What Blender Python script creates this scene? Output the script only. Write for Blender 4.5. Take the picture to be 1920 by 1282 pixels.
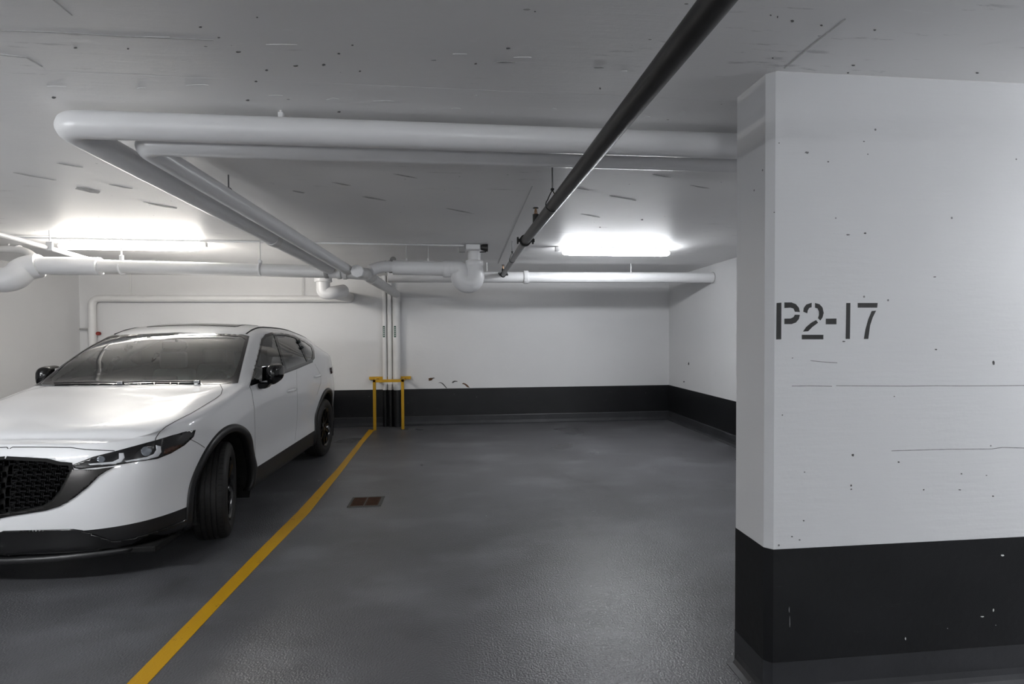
import bpy, bmesh, math, random
from mathutils import Vector, Matrix
from mathutils.bvhtree import BVHTree
from mathutils.geometry import delaunay_2d_cdt, interpolate_bezier
random.seed(7)
for o in list(bpy.data.objects): bpy.data.objects.remove(o)
scene = bpy.context.scene
COL = scene.collection
# ------------------------------------------------------------------ camera
FPX, CAMH = 988.8, 1.6
yaw, pit, rol = [math.radians(v) for v in (6.06, -1.106, -.279)]
Fv = Vector((math.sin(yaw)*math.cos(pit), math.cos(yaw)*math.cos(pit), math.sin(pit)))
R0 = Vector((math.cos(yaw), -math.sin(yaw), 0)); U0 = R0.cross(Fv)
Rv = math.cos(rol)*R0 + math.sin(rol)*U0
Uv = -math.sin(rol)*R0 + math.cos(rol)*U0
EYE = Vector((0, 0, CAMH))
cam = bpy.data.cameras.new('camera'); camo = bpy.data.objects.new('camera', cam); COL.objects.link(camo)
cam.sensor_width = 36; cam.lens = FPX*36/1920; cam.clip_start = .05
camo.matrix_world = Matrix(((Rv.x, Uv.x, -Fv.x, 0), (Rv.y, Uv.y, -Fv.y, 0), (Rv.z, Uv.z, -Fv.z, CAMH), (0, 0, 0, 1)))
scene.camera = camo
# ------------------------------------------------------------------ world / exposure
w = bpy.data.worlds.new('world'); scene.world = w; w.use_nodes = True
w.node_tree.nodes['Background'].inputs[0].default_value = (.8, .85, 1, 1)
w.node_tree.nodes['Background'].inputs[1].default_value = 0.0
vs = scene.view_settings
vs.view_transform = 'Standard'; vs.look = 'None'; vs.gamma = 1; vs.use_curve_mapping = False
vs.exposure = 0.0
LAMP_BAY_L, LAMP_BAY_R, LAMP_AISLE_ADDED = 118.0, 80.0, 140.0     # tube luminance
# pixel -> place helpers (a pixel gives a direction, the plane gives the distance)
def ray(px, py): return Fv + (px-960)/FPX*Rv - (py-641)/FPX*Uv
def onz(px, py, z): d = ray(px, py); return EYE + d*((z-CAMH)/d.z)
def ony(px, py, y): d = ray(px, py); return EYE + d*(y/d.y)
def onx(px, py, x): d = ray(px, py); return EYE + d*(x/d.x)
def proj(p): d = p-EYE; k = d.dot(Fv); return (960+FPX*d.dot(Rv)/k, 641-FPX*d.dot(Uv)/k)
# ------------------------------------------------------------------ materials
def hexc(r, g, b):
    f = lambda c: (c/255/12.92) if c/255 <= .04045 else ((c/255+.055)/1.055)**2.4
    return (f(r), f(g), f(b), 1)
MATS = {}
class NT:
    def __init__(s, name):
        s.m = bpy.data.materials.new(name); s.m.use_nodes = True; s.t = s.m.node_tree
        s.b = s.t.nodes['Principled BSDF']; MATS[name] = s.m
    def n(s, typ, **kw):
        nd = s.t.nodes.new(typ)
        for k, v in kw.items():
            if k in nd.inputs: nd.inputs[k].default_value = v
            else: setattr(nd, k, v)
        return nd
    def l(s, a, b): s.t.links.new(a, b)
    def coord(s, scale=(1, 1, 1), which='Object'):
        c = s.n('ShaderNodeTexCoord'); mp = s.n('ShaderNodeMapping'); mp.inputs['Scale'].default_value = scale
        s.l(c.outputs[which], mp.inputs[0]); return mp.outputs[0]
    def noise(s, vec, scale, detail=4, rough=.5):
        n = s.n('ShaderNodeTexNoise'); n.inputs['Scale'].default_value = scale; n.inputs['Detail'].default_value = detail
        n.inputs['Roughness'].default_value = rough; s.l(vec, n.inputs['Vector']); return n.outputs['Fac']
    def vor(s, vec, scale, out='Distance', rnd=1.0):
        n = s.n('ShaderNodeTexVoronoi'); n.inputs['Scale'].default_value = scale; n.inputs['Randomness'].default_value = rnd
        s.l(vec, n.inputs['Vector']); return n.outputs[out]
    def ramp(s, fac, stops):
        r = s.n('ShaderNodeValToRGB'); e = r.color_ramp.elements
        while len(e) < len(stops): e.new(.5)
        for q, (p, c) in zip(e, stops):
            q.position = p; q.color = c if len(c) == 4 else (*c, 1)
        r.color_ramp.interpolation = 'EASE'; s.l(fac, r.inputs[0]); return r.outputs[0]
    def mix(s, fac, a, b, typ='MIX'):
        m = s.n('ShaderNodeMix', data_type='RGBA', blend_type=typ)
        for i, v in ((0, fac), (6, a), (7, b)):
            if hasattr(v, 'links'): s.l(v, m.inputs[i])
            else: m.inputs[i].default_value = v
        return m.outputs[2]
    def math(s, op, a, b=0.0):
        m = s.n('ShaderNodeMath', operation=op)
        for i, v in ((0, a), (1, b)):
            if hasattr(v, 'links'): s.l(v, m.inputs[i])
            else: m.inputs[i].default_value = v
        return m.outputs[0]
    def bump(s, h, strength=.2, dist=.01):
        b = s.n('ShaderNodeBump'); b.inputs['Strength'].default_value = strength; b.inputs['Distance'].default_value = dist
        s.l(h, b.inputs['Height']); s.l(b.outputs[0], s.b.inputs['Normal'])
    def set(s, color=None, rough=None, metal=None, spec=None, coat=None):
        for k, v in (('Base Color', color), ('Roughness', rough), ('Metallic', metal), ('Specular IOR Level', spec), ('Coat Weight', coat)):
            if v is None: continue
            if hasattr(v, 'links'): s.l(v, s.b.inputs[k])
            else: s.b.inputs[k].default_value = v
        return s.m
W = (1, 1, 1, 1); K = (0, 0, 0, 1)
def simple(name, color, rough=.5, metal=0, spec=.5, coat=0, var=.06, scale=9.0):
    t = NT(name); v = t.coord()
    n = t.noise(v, scale, 5)
    c2 = tuple(max(0, c*(1-var*2)) for c in color[:3])+(1,)
    t.set(t.mix(n, c2, color), rough, metal, spec, coat); return t.m
def concrete(name, base, dirt, pits=.5, streak=(1, 1, 1), rough=.55, marks=.4, bumpk=.12):
    t = NT(name); v = t.coord()
    big = t.ramp(t.noise(v, .9, 5, .6), [(.3, K), (.75, W)])
    c = t.mix(t.math('MULTIPLY', big, .35), base, dirt)
    vs_ = t.coord(streak)
    st = t.ramp(t.noise(vs_, 5, 6, .65), [(.62, K), (.72, W)])
    c = t.mix(t.math('MULTIPLY', st, marks*.35), c, dirt)
    pv = t.vor(v, 9.0); pn = t.noise(v, 2.1, 2)
    pit = t.math('MULTIPLY', t.math('LESS_THAN', pv, .045), t.math('GREATER_THAN', pn, .5))
    c = t.mix(t.math('MULTIPLY', pit, pits), c, (.06, .06, .065, 1))
    t.set(c, rough, 0, .35)
    fine = t.noise(v, 60, 4, .6)
    t.bump(t.math('ADD', t.math('MULTIPLY', fine, .4), t.math('SUBTRACT', t.noise(vs_, 7, 4), t.math('MULTIPLY', pit, .8))), bumpk, .01)
    return t.m
concrete('wall_paint', (.66, .66, .665, 1), (.57, .57, .575, 1), .25, (1, 1, 3))
concrete('pillar_paint', (.68, .685, .70, 1), (.60, .61, .625, 1), .75, (.7, 1, 6), marks=.5)
# ceiling: painted board-marked slab with scuffs
t = NT('ceiling_paint'); v = t.coord()
c = t.mix(t.ramp(t.noise(v, .7, 5), [(.3, K), (.75, W)]), (.88, .875, .87, 1), (.80, .795, .80, 1))
v2 = t.coord((.8, 7, 1))
dk = t.ramp(t.noise(v2, 3.2, 7, .7), [(.60, K), (.66, W)])
gate = t.ramp(t.noise(v, 1.3, 2), [(.5, K), (.6, W)])
c = t.mix(t.math('MULTIPLY', t.math('MULTIPLY', dk, gate), .45), c, (.34, .335, .34, 1))
v3 = t.coord((1.0, 9, 1)); lt = t.ramp(t.noise(v3, 4.1, 6, .7), [(.64, K), (.68, W)])
c = t.mix(t.math('MULTIPLY', lt, .6), c, (.90, .90, .90, 1))
sp = t.math('MULTIPLY', t.math('LESS_THAN', t.vor(t.coord((1, 2.2, 1)), 5.5), .04), t.math('GREATER_THAN', t.noise(v, 1.7, 1), .5))
c = t.mix(t.math('MULTIPLY', sp, .8), c, (.08, .08, .08, 1))
t.set(c, .5, 0, .4)
t.bump(t.math('ADD', t.noise(v2, 3.2, 7, .7), t.math('MULTIPLY', t.noise(v, 45, 3), .25)), .16, .012)
# floor: dark grey traffic coating with fine aggregate
t = NT('floor_coating'); v = t.coord()
big = t.ramp(t.noise(v, .55, 3, .5), [(.32, K), (.72, W)])
c = t.mix(big, (.092, .092, .097, 1), (.122, .123, .132, 1))
sm = t.ramp(t.noise(t.coord((1, 1.6, 1)), 1.3, 3, .5), [(.45, K), (.80, W)])
c = t.mix(t.math('MULTIPLY', sm, .75), c, (.19, .193, .206, 1))
st = t.ramp(t.noise(v, 2.4, 3, .5), [(.55, K), (.85, W)])
c = t.mix(t.math('MULTIPLY', st, .5), c, (.04, .039, .039, 1))
fl = t.math('MULTIPLY', t.math('LESS_THAN', t.vor(v, 3.4), .018), t.math('GREATER_THAN', t.noise(v, .8, 1), .47))
c = t.mix(fl, c, (.7, .7, .7, 1))
rg = t.math('ADD', t.math('MULTIPLY', t.noise(v, .9, 2, .5), .12), .235)
t.set(c, rg, 0, .55)
ag = t.noise(v, 95, 2, .5)
gk = t.math('ADD', t.math('MULTIPLY', t.noise(v, .6, 1), 1.2), .2)
t.bump(t.math('ADD', t.math('MULTIPLY', ag, gk), t.math('MULTIPLY', t.noise(v, 12, 3), .06)), .48, .010)
def bandmat(name, a, b, rough):
    t = NT(name); v = t.coord()
    c = t.mix(t.ramp(t.noise(v, 2.3, 5, .6), [(.35, K), (.75, W)]), a, b)
    sc = t.ramp(t.noise(t.coord((1.2, 1, 9)), 4, 7, .7), [(.64, K), (.72, W)])
    c = t.mix(t.math('MULTIPLY', sc, .3), c, (.09, .09, .095, 1))
    fl = t.math('LESS_THAN', t.vor(v, 7), .022)
    c = t.mix(t.math('MULTIPLY', fl, .6), c, (.5, .5, .5, 1))
    t.set(c, rough, 0, .35); t.bump(t.noise(v, 30, 4), .1, .01); return t.m
bandmat('black_band', (.0045, .005, .006, 1), (.0075, .008, .0095, 1), .42)
bandmat('base_coating', (.024, .025, .028, 1), (.034, .035, .039, 1), .42)
# yellow paint
t = NT('yellow_line_paint'); v = t.coord()
wn = t.ramp(t.noise(v, 14, 6, .7), [(.62, K), (.7, W)])
c = t.mix(t.noise(v, 3, 3), (.52, .27, .003, 1), (.60, .33, .004, 1))
t.set(t.mix(t.math('MULTIPLY', wn, .6), c, (.13, .075, .01, 1)), .5, 0, .4); t.bump(t.noise(v, 90, 3), .15, .01)
simple('yellow_enamel', (.56, .31, .004, 1), .42, var=.1)
simple('pipe_white', (.82, .82, .83, 1), .33, 0, .5, 0, .05, 6)
simple('pipe_white_dull', (.74, .735, .73, 1), .42, 0, .45, 0, .07, 6)
simple('pipe_joint', (.34, .335, .33, 1), .5, 0, .4, 0, .1, 20)
simple('steel_dark', (.06, .058, .058, 1), .42, .55, .5, 0, .25, 14)
simple('steel_black', (.012, .012, .012, 1), .5, .3, .5, 0, .2, 20)
simple('steel_grey', (.24, .24, .245, 1), .4, .75, .5, 0, .2, 14)
simple('brass_head', (.30, .19, .12, 1), .35, .9)
simple('rust', (.075, .028, .010, 1), .75, .2, .4, 0, .35, 25)
simple('grate_frame', (.13, .125, .115, 1), .6, .4, .4, 0, .3, 30)
simple('fixture_white', (.72, .72, .72, 1), .4)
simple('label_green', (.006, .07, .05, 1), .45)
simple('label_white', (.7, .72, .7, 1), .5)
simple('stencil_black', (.012, .012, .013, 1), .5, 0, .4, 0, .4, 40)
simple('chip_brown', (.16, .085, .045, 1), .8, 0, .3, 0, .4, 40)
simple('chip_grey', (.15, .15, .15, 1), .8, 0, .3, 0, .4, 40)
simple('crack_grey', (.34, .34, .35, 1), .8, 0, .3, 0, .4, 40)
simple('red_cap', (.25, .03, .02, 1), .5)
# car
t = NT('car_paint_white')
fl = t.noise(t.coord(), 900, 2)
t.set(t.mix(fl, (.76, .765, .78, 1), (.80, .80, .81, 1)), .35, 0, .5, .8); t.b.inputs['Coat Roughness'].default_value = .04
simple('gloss_black', (.004, .004, .0045, 1), .10, 0, .45, .1, .1)
simple('cladding_black', (.013, .013, .014, 1), .38, 0, .5, 0, .15, 40)
simple('liner_black', (.006, .006, .006, 1), .8, 0, .3)
simple('wing_dark', (.045, .043, .042, 1), .22, .8, .5, 0, .1)
simple('tyre_rubber', (.009, .0085, .0085, 1), .62, 0, .4, 0, .15, 30)
simple('rim_black', (.010, .010, .011, 1), .16, .4, .6, .3, .1)
simple('chrome', (.75, .75, .76, 1), .12, 1)
simple('lamp_white', (.62, .63, .66, 1), .18, 0, .6, .5)
simple('lamp_lens', (.20, .22, .25, 1), .05, .6, .6, 1)
simple('lamp_dark', (.008, .008, .009, 1), .07, 0, .45, .2)
simple('amber', (.05, .012, .003, 1), .15, 0, .5, .6)
simple('red_lens', (.03, .004, .004, 1), .1, 0, .5, .8)
simple('frit_black', (.010, .010, .011, 1), .07, 0, .6, .4)
simple('seam_dark', (.02, .02, .021, 1), .7)
simple('interior_dark', (.06, .072, .07, 1), .7, 0, .3, 0, .2)
simple('interior_grey', (.16, .20, .19, 1), .6, 0, .3, 0, .1)
simple('interior_light', (.35, .39, .37, 1), .7, 0, .3, 0, .1)
def glass(name, tint, minrefl):
    t = NT(name); t.t.nodes.remove(t.b)
    tr = t.n('ShaderNodeBsdfTransparent'); gl = t.n('ShaderNodeBsdfGlossy'); gl.inputs['Roughness'].default_value = .015
    nz = t.noise(t.coord(), 3, 2)
    t.l(t.mix(nz, tint, tuple(c*.93 for c in tint[:3])+(1,)), tr.inputs[0])
    gl.inputs[0].default_value = (1, 1, 1, 1)
    fr = t.n('ShaderNodeFresnel'); fr.inputs['IOR'].default_value = 1.52
    f = t.math('MINIMUM', t.math('ADD', t.math('MULTIPLY', fr.outputs[0], 1.7), minrefl), 1.0)
    mx = t.n('ShaderNodeMixShader'); t.l(f, mx.inputs[0]); t.l(tr.outputs[0], mx.inputs[1]); t.l(gl.outputs[0], mx.inputs[2])
    t.l(mx.outputs[0], t.t.nodes['Material Output'].inputs[0]); return t.m
glass('windscreen_glass', (.66, .80, .75, 1), .05)
glass('side_glass', (.42, .48, .46, 1), .03)
glass('privacy_glass', (.10, .11, .11, 1), .03)
def emit(name, col, s):
    t = NT(name); t.t.nodes.remove(t.b); e = t.n('ShaderNodeEmission')
    nz = t.noise(t.coord(), 2, 1); t.l(t.mix(nz, col, tuple(min(1, c*1.02) for c in col[:3])+(1,)), e.inputs[0])
    e.inputs[1].default_value = s; t.l(e.outputs[0], t.t.nodes['Material Output'].inputs[0]); return t.m
emit('tube_warm', (1, .945, .875, 1), LAMP_BAY_L)
emit('tube_cool', (.93, .955, 1, 1), LAMP_BAY_R)
emit('tube_aisle_added', (.94, .965, 1, 1), LAMP_AISLE_ADDED)
# ------------------------------------------------------------------ mesh helpers
def obj(name, bm, mat, parent=None, smooth=False, flat_angle=None):
    me = bpy.data.meshes.new(name); bmesh.ops.recalc_face_normals(bm, faces=bm.faces[:])
    bm.to_mesh(me); bm.free()
    o = bpy.data.objects.new(name, me); COL.objects.link(o)
    for m in (mat if isinstance(mat, (list, tuple)) else [mat]): me.materials.append(MATS[m])
    if smooth:
        for p in me.polygons: p.use_smooth = True
        if flat_angle: me.set_sharp_from_angle(angle=math.radians(flat_angle))
    if parent: o.parent = parent
    return o
def tag(o, label=None, cat=None, group=None, kind=None):
    for k, v in (('label', label), ('category', cat), ('group', group), ('kind', kind)):
        if v: o[k] = v
    return o
def thing(name, label, cat, loc=(0, 0, 0), rz=0, group=None):
    e = bpy.data.objects.new(name, None); COL.objects.link(e); e.location = loc; e.rotation_euler = (0, 0, rz)
    e.empty_display_size = .1
    return tag(e, label, cat, group)
def box(bm, a, b, mi=0):
    (x0, y0, z0), (x1, y1, z1) = a, b
    v = [bm.verts.new(p) for p in ((x0, y0, z0), (x1, y0, z0), (x1, y1, z0), (x0, y1, z0), (x0, y0, z1), (x1, y0, z1), (x1, y1, z1), (x0, y1, z1))]
    for f in ((0, 3, 2, 1), (4, 5, 6, 7), (0, 1, 5, 4), (1, 2, 6, 5), (2, 3, 7, 6), (3, 0, 4, 7)):
        bm.faces.new([v[i] for i in f]).material_index = mi
    return v
def bbox(a, b, bev=0, seg=2):
    bm = bmesh.new(); box(bm, a, b)
    if bev: bmesh.ops.bevel(bm, geom=bm.edges[:], offset=bev, segments=seg, affect='EDGES', profile=.6)
    return bm
def sweep(bm, pts, radii, seg=16, caps=True):
    pts = [Vector(p) for p in pts]; n = len(pts)
    if not isinstance(radii, (list, tuple)): radii = [radii]*n
    tang = [(pts[min(i+1, n-1)]-pts[max(i-1, 0)]).normalized() for i in range(n)]
    ref = Vector((0, 0, 1)) if abs(tang[0].z) < .9 else Vector((0, 1, 0))
    nv = (ref - tang[0]*ref.dot(tang[0])).normalized(); rings = []
    for i in range(n):
        nv = (nv - tang[i]*nv.dot(tang[i])).normalized(); bv = tang[i].cross(nv)
        rings.append([bm.verts.new(pts[i]+(nv*math.cos(a)+bv*math.sin(a))*radii[i]) for a in (2*math.pi*k/seg for k in range(seg))])
    for a, b in zip(rings, rings[1:]):
        for k in range(seg): bm.faces.new((a[k], a[(k+1) % seg], b[(k+1) % seg], b[k]))
    if caps:
        bm.faces.new(rings[0][::-1]); bm.faces.new(rings[-1])
    return bm
def rounded(pts, rad, n=7):
    pts = [Vector(p) for p in pts]; out = [pts[0]]
    for i in range(1, len(pts)-1):
        a, b, c = pts[i-1], pts[i], pts[i+1]
        d1, d2 = (a-b), (c-b); r = min(rad if not isinstance(rad, (list, tuple)) else rad[i-1], d1.length*.49, d2.length*.49)
        p, q = b+d1.normalized()*r, b+d2.normalized()*r
        for k in range(n+1):
            u = k/n; out.append(p*(1-u)**2+b*2*u*(1-u)+q*u*u)
    out.append(pts[-1]); return out
def pipe(name, pts, r, mat, parent, bend=.1, seg=18):
    bm = bmesh.new(); sweep(bm, rounded(pts, bend), r, seg); return obj(name, bm, mat, parent, True, 50)
def ring(name, c, axis, r, length, mat, parent, seg=18, lip=.0):
    c = Vector(c); a = Vector(axis).normalized(); bm = bmesh.new(); h = length/2
    sweep(bm, [c-a*h, c-a*h*.75, c+a*h*.75, c+a*h], [r-.004, r, r, r-.004] if not lip else [r-lip, r, r, r-lip], seg)
    return obj(name, bm, mat, parent, True, 40)
def rod(name, a, b, r, mat, parent): return pipe(name, [a, b], r, mat, parent, seg=8)
def lathe(bm, prof, seg=48, axis='X', closed=False):
    rings = []
    for (u, r) in prof:
        rings.append([bm.verts.new((u, r*math.cos(a), r*math.sin(a))) for a in (2*math.pi*k/seg for k in range(seg))])
    prs = list(zip(rings, rings[1:])) + ([(rings[-1], rings[0])] if closed else [])
    for a, b in prs:
        for k in range(seg): bm.faces.new((a[k], a[(k+1) % seg], b[(k+1) % seg], b[k]))
    return rings
def prism(bm, pts, off, mi=0):
    a = [bm.verts.new(p) for p in pts]; b = [bm.verts.new(Vector(p)+Vector(off)) for p in pts]; n = len(a)
    bm.faces.new(a).material_index = mi; bm.faces.new(b[::-1]).material_index = mi
    for i in range(n): bm.faces.new((a[i], b[i], b[(i+1) % n], a[(i+1) % n])).material_index = mi
# ------------------------------------------------------------------ the setting
YB, XR, XL = 9.18, 3.83, -6.02          # back wall, right wall, left wall
YA, XA0, XA1 = -6.2, -9.0, 9.0          # the driving aisle behind the camera
def zc(y): return 2.70 if y < 2.4 else 2.70-(y-2.4)*.021
bm = bmesh.new()
NX = 1
box(bm, (XA0, YA, -.2), (XA1, YB+.3, 0))
flo = tag(obj('floor', bm, 'floor_coating'), 'dark grey coated garage floor with a fine glossy grain', 'floor', kind='structure')
bm = bmesh.new()   # slab pours meet in shallow steps
def slab(x0, x1, y0, y1, z0, z1):
    v = [bm.verts.new(p) for p in ((x0, y0, z0), (x1, y0, z0), (x1, y1, z1), (x0, y1, z1), (x0, y0, 3), (x1, y0, 3), (x1, y1, 3), (x0, y1, 3))]
    for f in ((0, 3, 2, 1), (4, 5, 6, 7), (0, 1, 5, 4), (1, 2, 6, 5), (2, 3, 7, 6), (3, 0, 4, 7)): bm.faces.new([v[i] for i in f])
slab(XA0, 1.36, YA, 2.11, 2.70, 2.70)
slab(1.36, XA1, YA, 2.13, 2.7018, 2.7018)
slab(XA0, -1.69, 2.11, 2.31, 2.7006, 2.7006); slab(-1.69, 1.36, 2.11, 2.42, 2.7006, 2.7); slab(XA0, -1.69, 2.31, 2.42, 2.6998, 2.6998)
slab(1.36, XA1, 2.13, 2.42, 2.70, 2.70)
slab(XA0, XA1, 2.42, YB+.3, zc(2.42), zc(YB+.3))
cei = tag(obj('ceiling', bm, 'ceiling_paint'), 'white painted concrete ceiling with scuffs and board marks', 'ceiling', kind='structure')
def blob(cx, cy, rx, ry, n=7):
    a0 = random.random()*6
    return [(cx+rx*(.6+.6*random.random())*math.cos(a0+6.283*k/n), cy+ry*(.6+.6*random.random())*math.sin(a0+6.283*k/n)) for k in range(n)]
simple('scuff_light', (.92, .92, .92, 1), .6); simple('line_grey', (.72, .715, .72, 1), .7, 0, .3, 0, .2, 40); simple('scuff_grey', (.64, .635, .64, 1), .7, 0, .3, 0, .3, 40); simple('pit_dark', (.16, .158, .16, 1), .8)
def ceiling_mark(name, pxs, mat):
    bm = bmesh.new(); pts = []
    for a, b in pxs:
        q = onz(a, b, 2.70)
        for _ in range(4): q = onz(a, b, zc(q.y)-.0012)
        pts.append(q)
    prism(bm, pts, (0, 0, .002)); return obj(name, bm, mat, cei)
for cx, cy, rx, ry in ((515, 180, 14, 2.2), (625, 187, 12, 3), (720, 190, 20, 1.2), (855, 204, 9, 1.8), (923, 212, 3, 2), (893, 180, 3, 1.5), (1037, 206, 8, 3), (1280, 213, 8, 4), (1212, 219, 6, 1.5), (105, 163, 18, 1.4), (265, 166, 9, 1.6), (370, 160, 20, 1.6), (335, 199, 4, 1.6), (545, 219, 3, 1), (415, 214, 6, 1), (980, 108, 16, 1), (860, 102, 14, 1), (530, 84, 30, .9), (290, 70, 26, .9), (1335, 238, 8, 1.2), (1170, 134, 6, 1), (790, 205, 6, 1.2), (1300, 478, 5, 1)):
    ceiling_mark('scuff', blob(cx, cy, rx, ry, 9), 'scuff_light')
for cx, cy, rx, ry in ((101, 183, 4, 2), (141, 90, 3.4, 1.3), (447, 98, 5, 1.5), (376, 51, 3.5, 1.4), (410, 71, 3, 1.2), (952, 91, 4.5, 2), (986, 18, 8, 2.2), (813, 113, 7, 1.2), (892, 120, 3, 1.2), (1125, 127, 11, 1.4), (948, 117, 18, 1.4), (465, 188, 4, 1.6), (636, 210, 3.5, 1.6), (555, 124, 5, 1.4), (607, 122, 3, 2), (635, 101, 3, 1.2), (675, 134, 2, 1.4), (661, 85, 2.4, 1.2), (482, 33, 2, 1.2), (240, 92, 2.5, 1.2), (1445, 29, 1.8, 1.6), (1458, 32, 1.6, 2), (1486, 40, 4, 2), (1540, 48, 2.4, 1.6), (1449, 109, 1.8, 1.2), (1125, 166, 2, 1.8), (1003, 22, 2, 1.2), (500, 132, 3, 1.4), (480, 153, 2.4, 1.4), (1204, 412, 3, 1.4), (1125, 426, 2, 1), (1600, 123, 3, 1), (1590, 137, 2.5, 1), (1832, 137, 3, 1.2), (1640, 57, 3, 1)):
    ceiling_mark('pit', blob(cx, cy, rx, ry), 'pit_dark' if rx < 6 else 'scuff_grey')
for cx, cy, rx, ry in ((165, 357, 28, 4), (60, 330, 40, 1.4), (300, 385, 34, 1.6), (225, 350, 22, 1.1), (130, 310, 30, 1.1), (640, 345, 20, 1.2), (700, 372, 22, 1.4), (760, 330, 22, 1), (1080, 352, 30, 1.1), (1170, 372, 26, 1), (1240, 330, 18, 1), (560, 360, 16, 1), (860, 395, 24, 1.2), (1110, 405, 20, 1), (1310, 350, 20, 1.1)):
    ceiling_mark('scuff', [(x_, y_+(x_-cx)*.18) for x_, y_ in blob(cx, cy, rx, ry, 10)], 'scuff_grey')
# board joint running back across the slab and a crack above the pillar
ceiling_mark('form_line', [(997, 349), (999, 349), (967, 420), (935, 494), (933, 494), (965, 420)], 'line_grey')
ceiling_mark('form_line', [(1470, 128), (1530, 78), (1585, 36), (1586, 37), (1531, 79.4), (1471, 129.4)], 'line_grey')
ceiling_mark('form_line', [(0, 57), (120, 61), (230, 68), (400, 75), (400, 76.5), (230, 69.8), (120, 63), (0, 58.6)], 'line_grey')
ceiling_mark('form_line', [(0, 102), (50, 107.5), (80, 125), (78.5, 126), (49, 109.4), (0, 104)], 'line_grey')
ceiling_mark('form_line', [(98, 0), (135, 30), (136, 29), (100.5, 0)], 'line_grey')
def wall(name, a, b, label):
    return tag(obj(name, bbox(a, b), 'wall_paint'), label, 'wall', kind='structure')
wb = wall('wall_back', (XL-.3, YB, 0), (XR+.3, YB+.25, 2.75), 'white painted back wall above a black band')
wr = wall('wall_right', (XR, 2.3, 0), (XR+.25, YB, 2.75), 'white painted side wall right of the empty bay')
wl = wall('wall_left', (XL-.25, 2.3, 0), (XL, YB, 2.75), 'greyish white side wall left of the car')
wall('wall_aisle', (XA0-.25, YA-.25, 0), (XA1+.25, YA, 2.75), 'white wall across the driving aisle')
wall('wall_aisle_left', (XA0-.25, YA, 0), (XA0, 2.5, 2.75), 'white wall at the left end of the aisle')
wall('wall_aisle_right', (XA1, YA, 0), (XA1+.25, 2.5, 2.75), 'white wall at the right end of the aisle')
wall('wall_beyond_left', (XA0, 2.3, 0), (XL-.25, 2.5, 2.75), 'white wall closing the next bays on the left')
wall('wall_beyond_right', (XR+.25, 2.3, 0), (XA1, 2.5, 2.75), 'white wall closing the next bays on the right')
BT, GT = .625, .157
obj('black_band', bbox((XL, YB-.004, GT-.01), (XR, YB+.002, BT)), 'black_band', wb)
obj('black_band', bbox((XR-.004, 2.3, GT-.01), (XR+.002, YB-.004, BT)), 'black_band', wr)
obj('black_band', bbox((XL-.002, 2.3, GT-.01), (XL+.004, YB-.004, BT)), 'black_band', wl)
def cove(name, p, q, nrm, parent=None, top=GT, th=.014, foot=.05):
    p, q, nrm = Vector(p), Vector(q), Vector(nrm); bm = bmesh.new()
    prof = [(0, top), (th*.6, top), (th, top-.012), (th, .06), (th+.008, .03), (th+.02, .012), (foot, .0025), (foot, 0), (0, 0)]
    prism(bm, [p+nrm*a+Vector((0, 0, z)) for a, z in prof], q-p)
    return obj(name, bm, 'base_coating', parent)
for nm, p, q, n_, lb in (('baseboard_back', (XL, YB, 0), (XR, YB, 0), (0, -1, 0), 'back wall'), ('baseboard_right', (XR, 2.3, 0), (XR, YB, 0), (-1, 0, 0), 'right wall'), ('baseboard_left', (XL, 2.3, 0), (XL, YB, 0), (1, 0, 0), 'left wall')):
    tag(cove(nm, p, q, n_), 'dark grey coating turned up at the foot of the '+lb, 'baseboard', kind='structure')
# paint chips on the back wall
def wallpoly(name, pxs, mat, parent, y=YB, th=.003):
    bm = bmesh.new(); prism(bm, [ony(a, b, y-th) for a, b in pxs], (0, th*1.3, 0)); return obj(name, bm, mat, parent)
wallpoly('paint_chip', [(803.5, 709), (809, 708), (812, 710), (809, 713), (804, 714)], 'chip_brown', wb)
wallpoly('paint_chip', [(809, 708.5), (813, 707.6), (816, 709), (811, 710)], 'chip_grey', wb)
wallpoly('paint_scratch', [(821, 718.2), (825, 716.2), (829, 717.5), (834, 722), (838, 727.5), (836.6, 727.6), (832, 722.6), (828, 718.8), (825, 717.4)], 'chip_grey', wb)
wallpoly('paint_scratch', [(829.5, 717.2), (833, 721), (838.3, 727.4), (837.4, 727.6), (832, 721.4)], 'chip_grey', wb)
wallpoly('paint_chip', [(847, 717.5), (849, 714.5), (853, 713.4), (857.5, 714.2), (858, 715.4), (853, 715.6), (849.5, 718)], 'chip_grey', wb)
wallpoly('paint_chip', [(866, 719.2), (869, 717.6), (874, 719.5), (878, 723), (881, 727), (876, 725.6), (871, 721)], 'chip_brown', wb)
for nm, pts in (('paint_chip', [(1290, 681), (1291.5, 678.5), (1292, 683), (1290.5, 684.5)]), ('paint_chip', [(1281, 715), (1283, 714), (1283, 716.5), (1281.4, 716.6)])):
    bm = bmesh.new(); prism(bm, [onx(a, b, XR-.003) for a, b in pts], (.004, 0, 0)); obj(nm, bm, 'stencil_black', wr)
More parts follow.
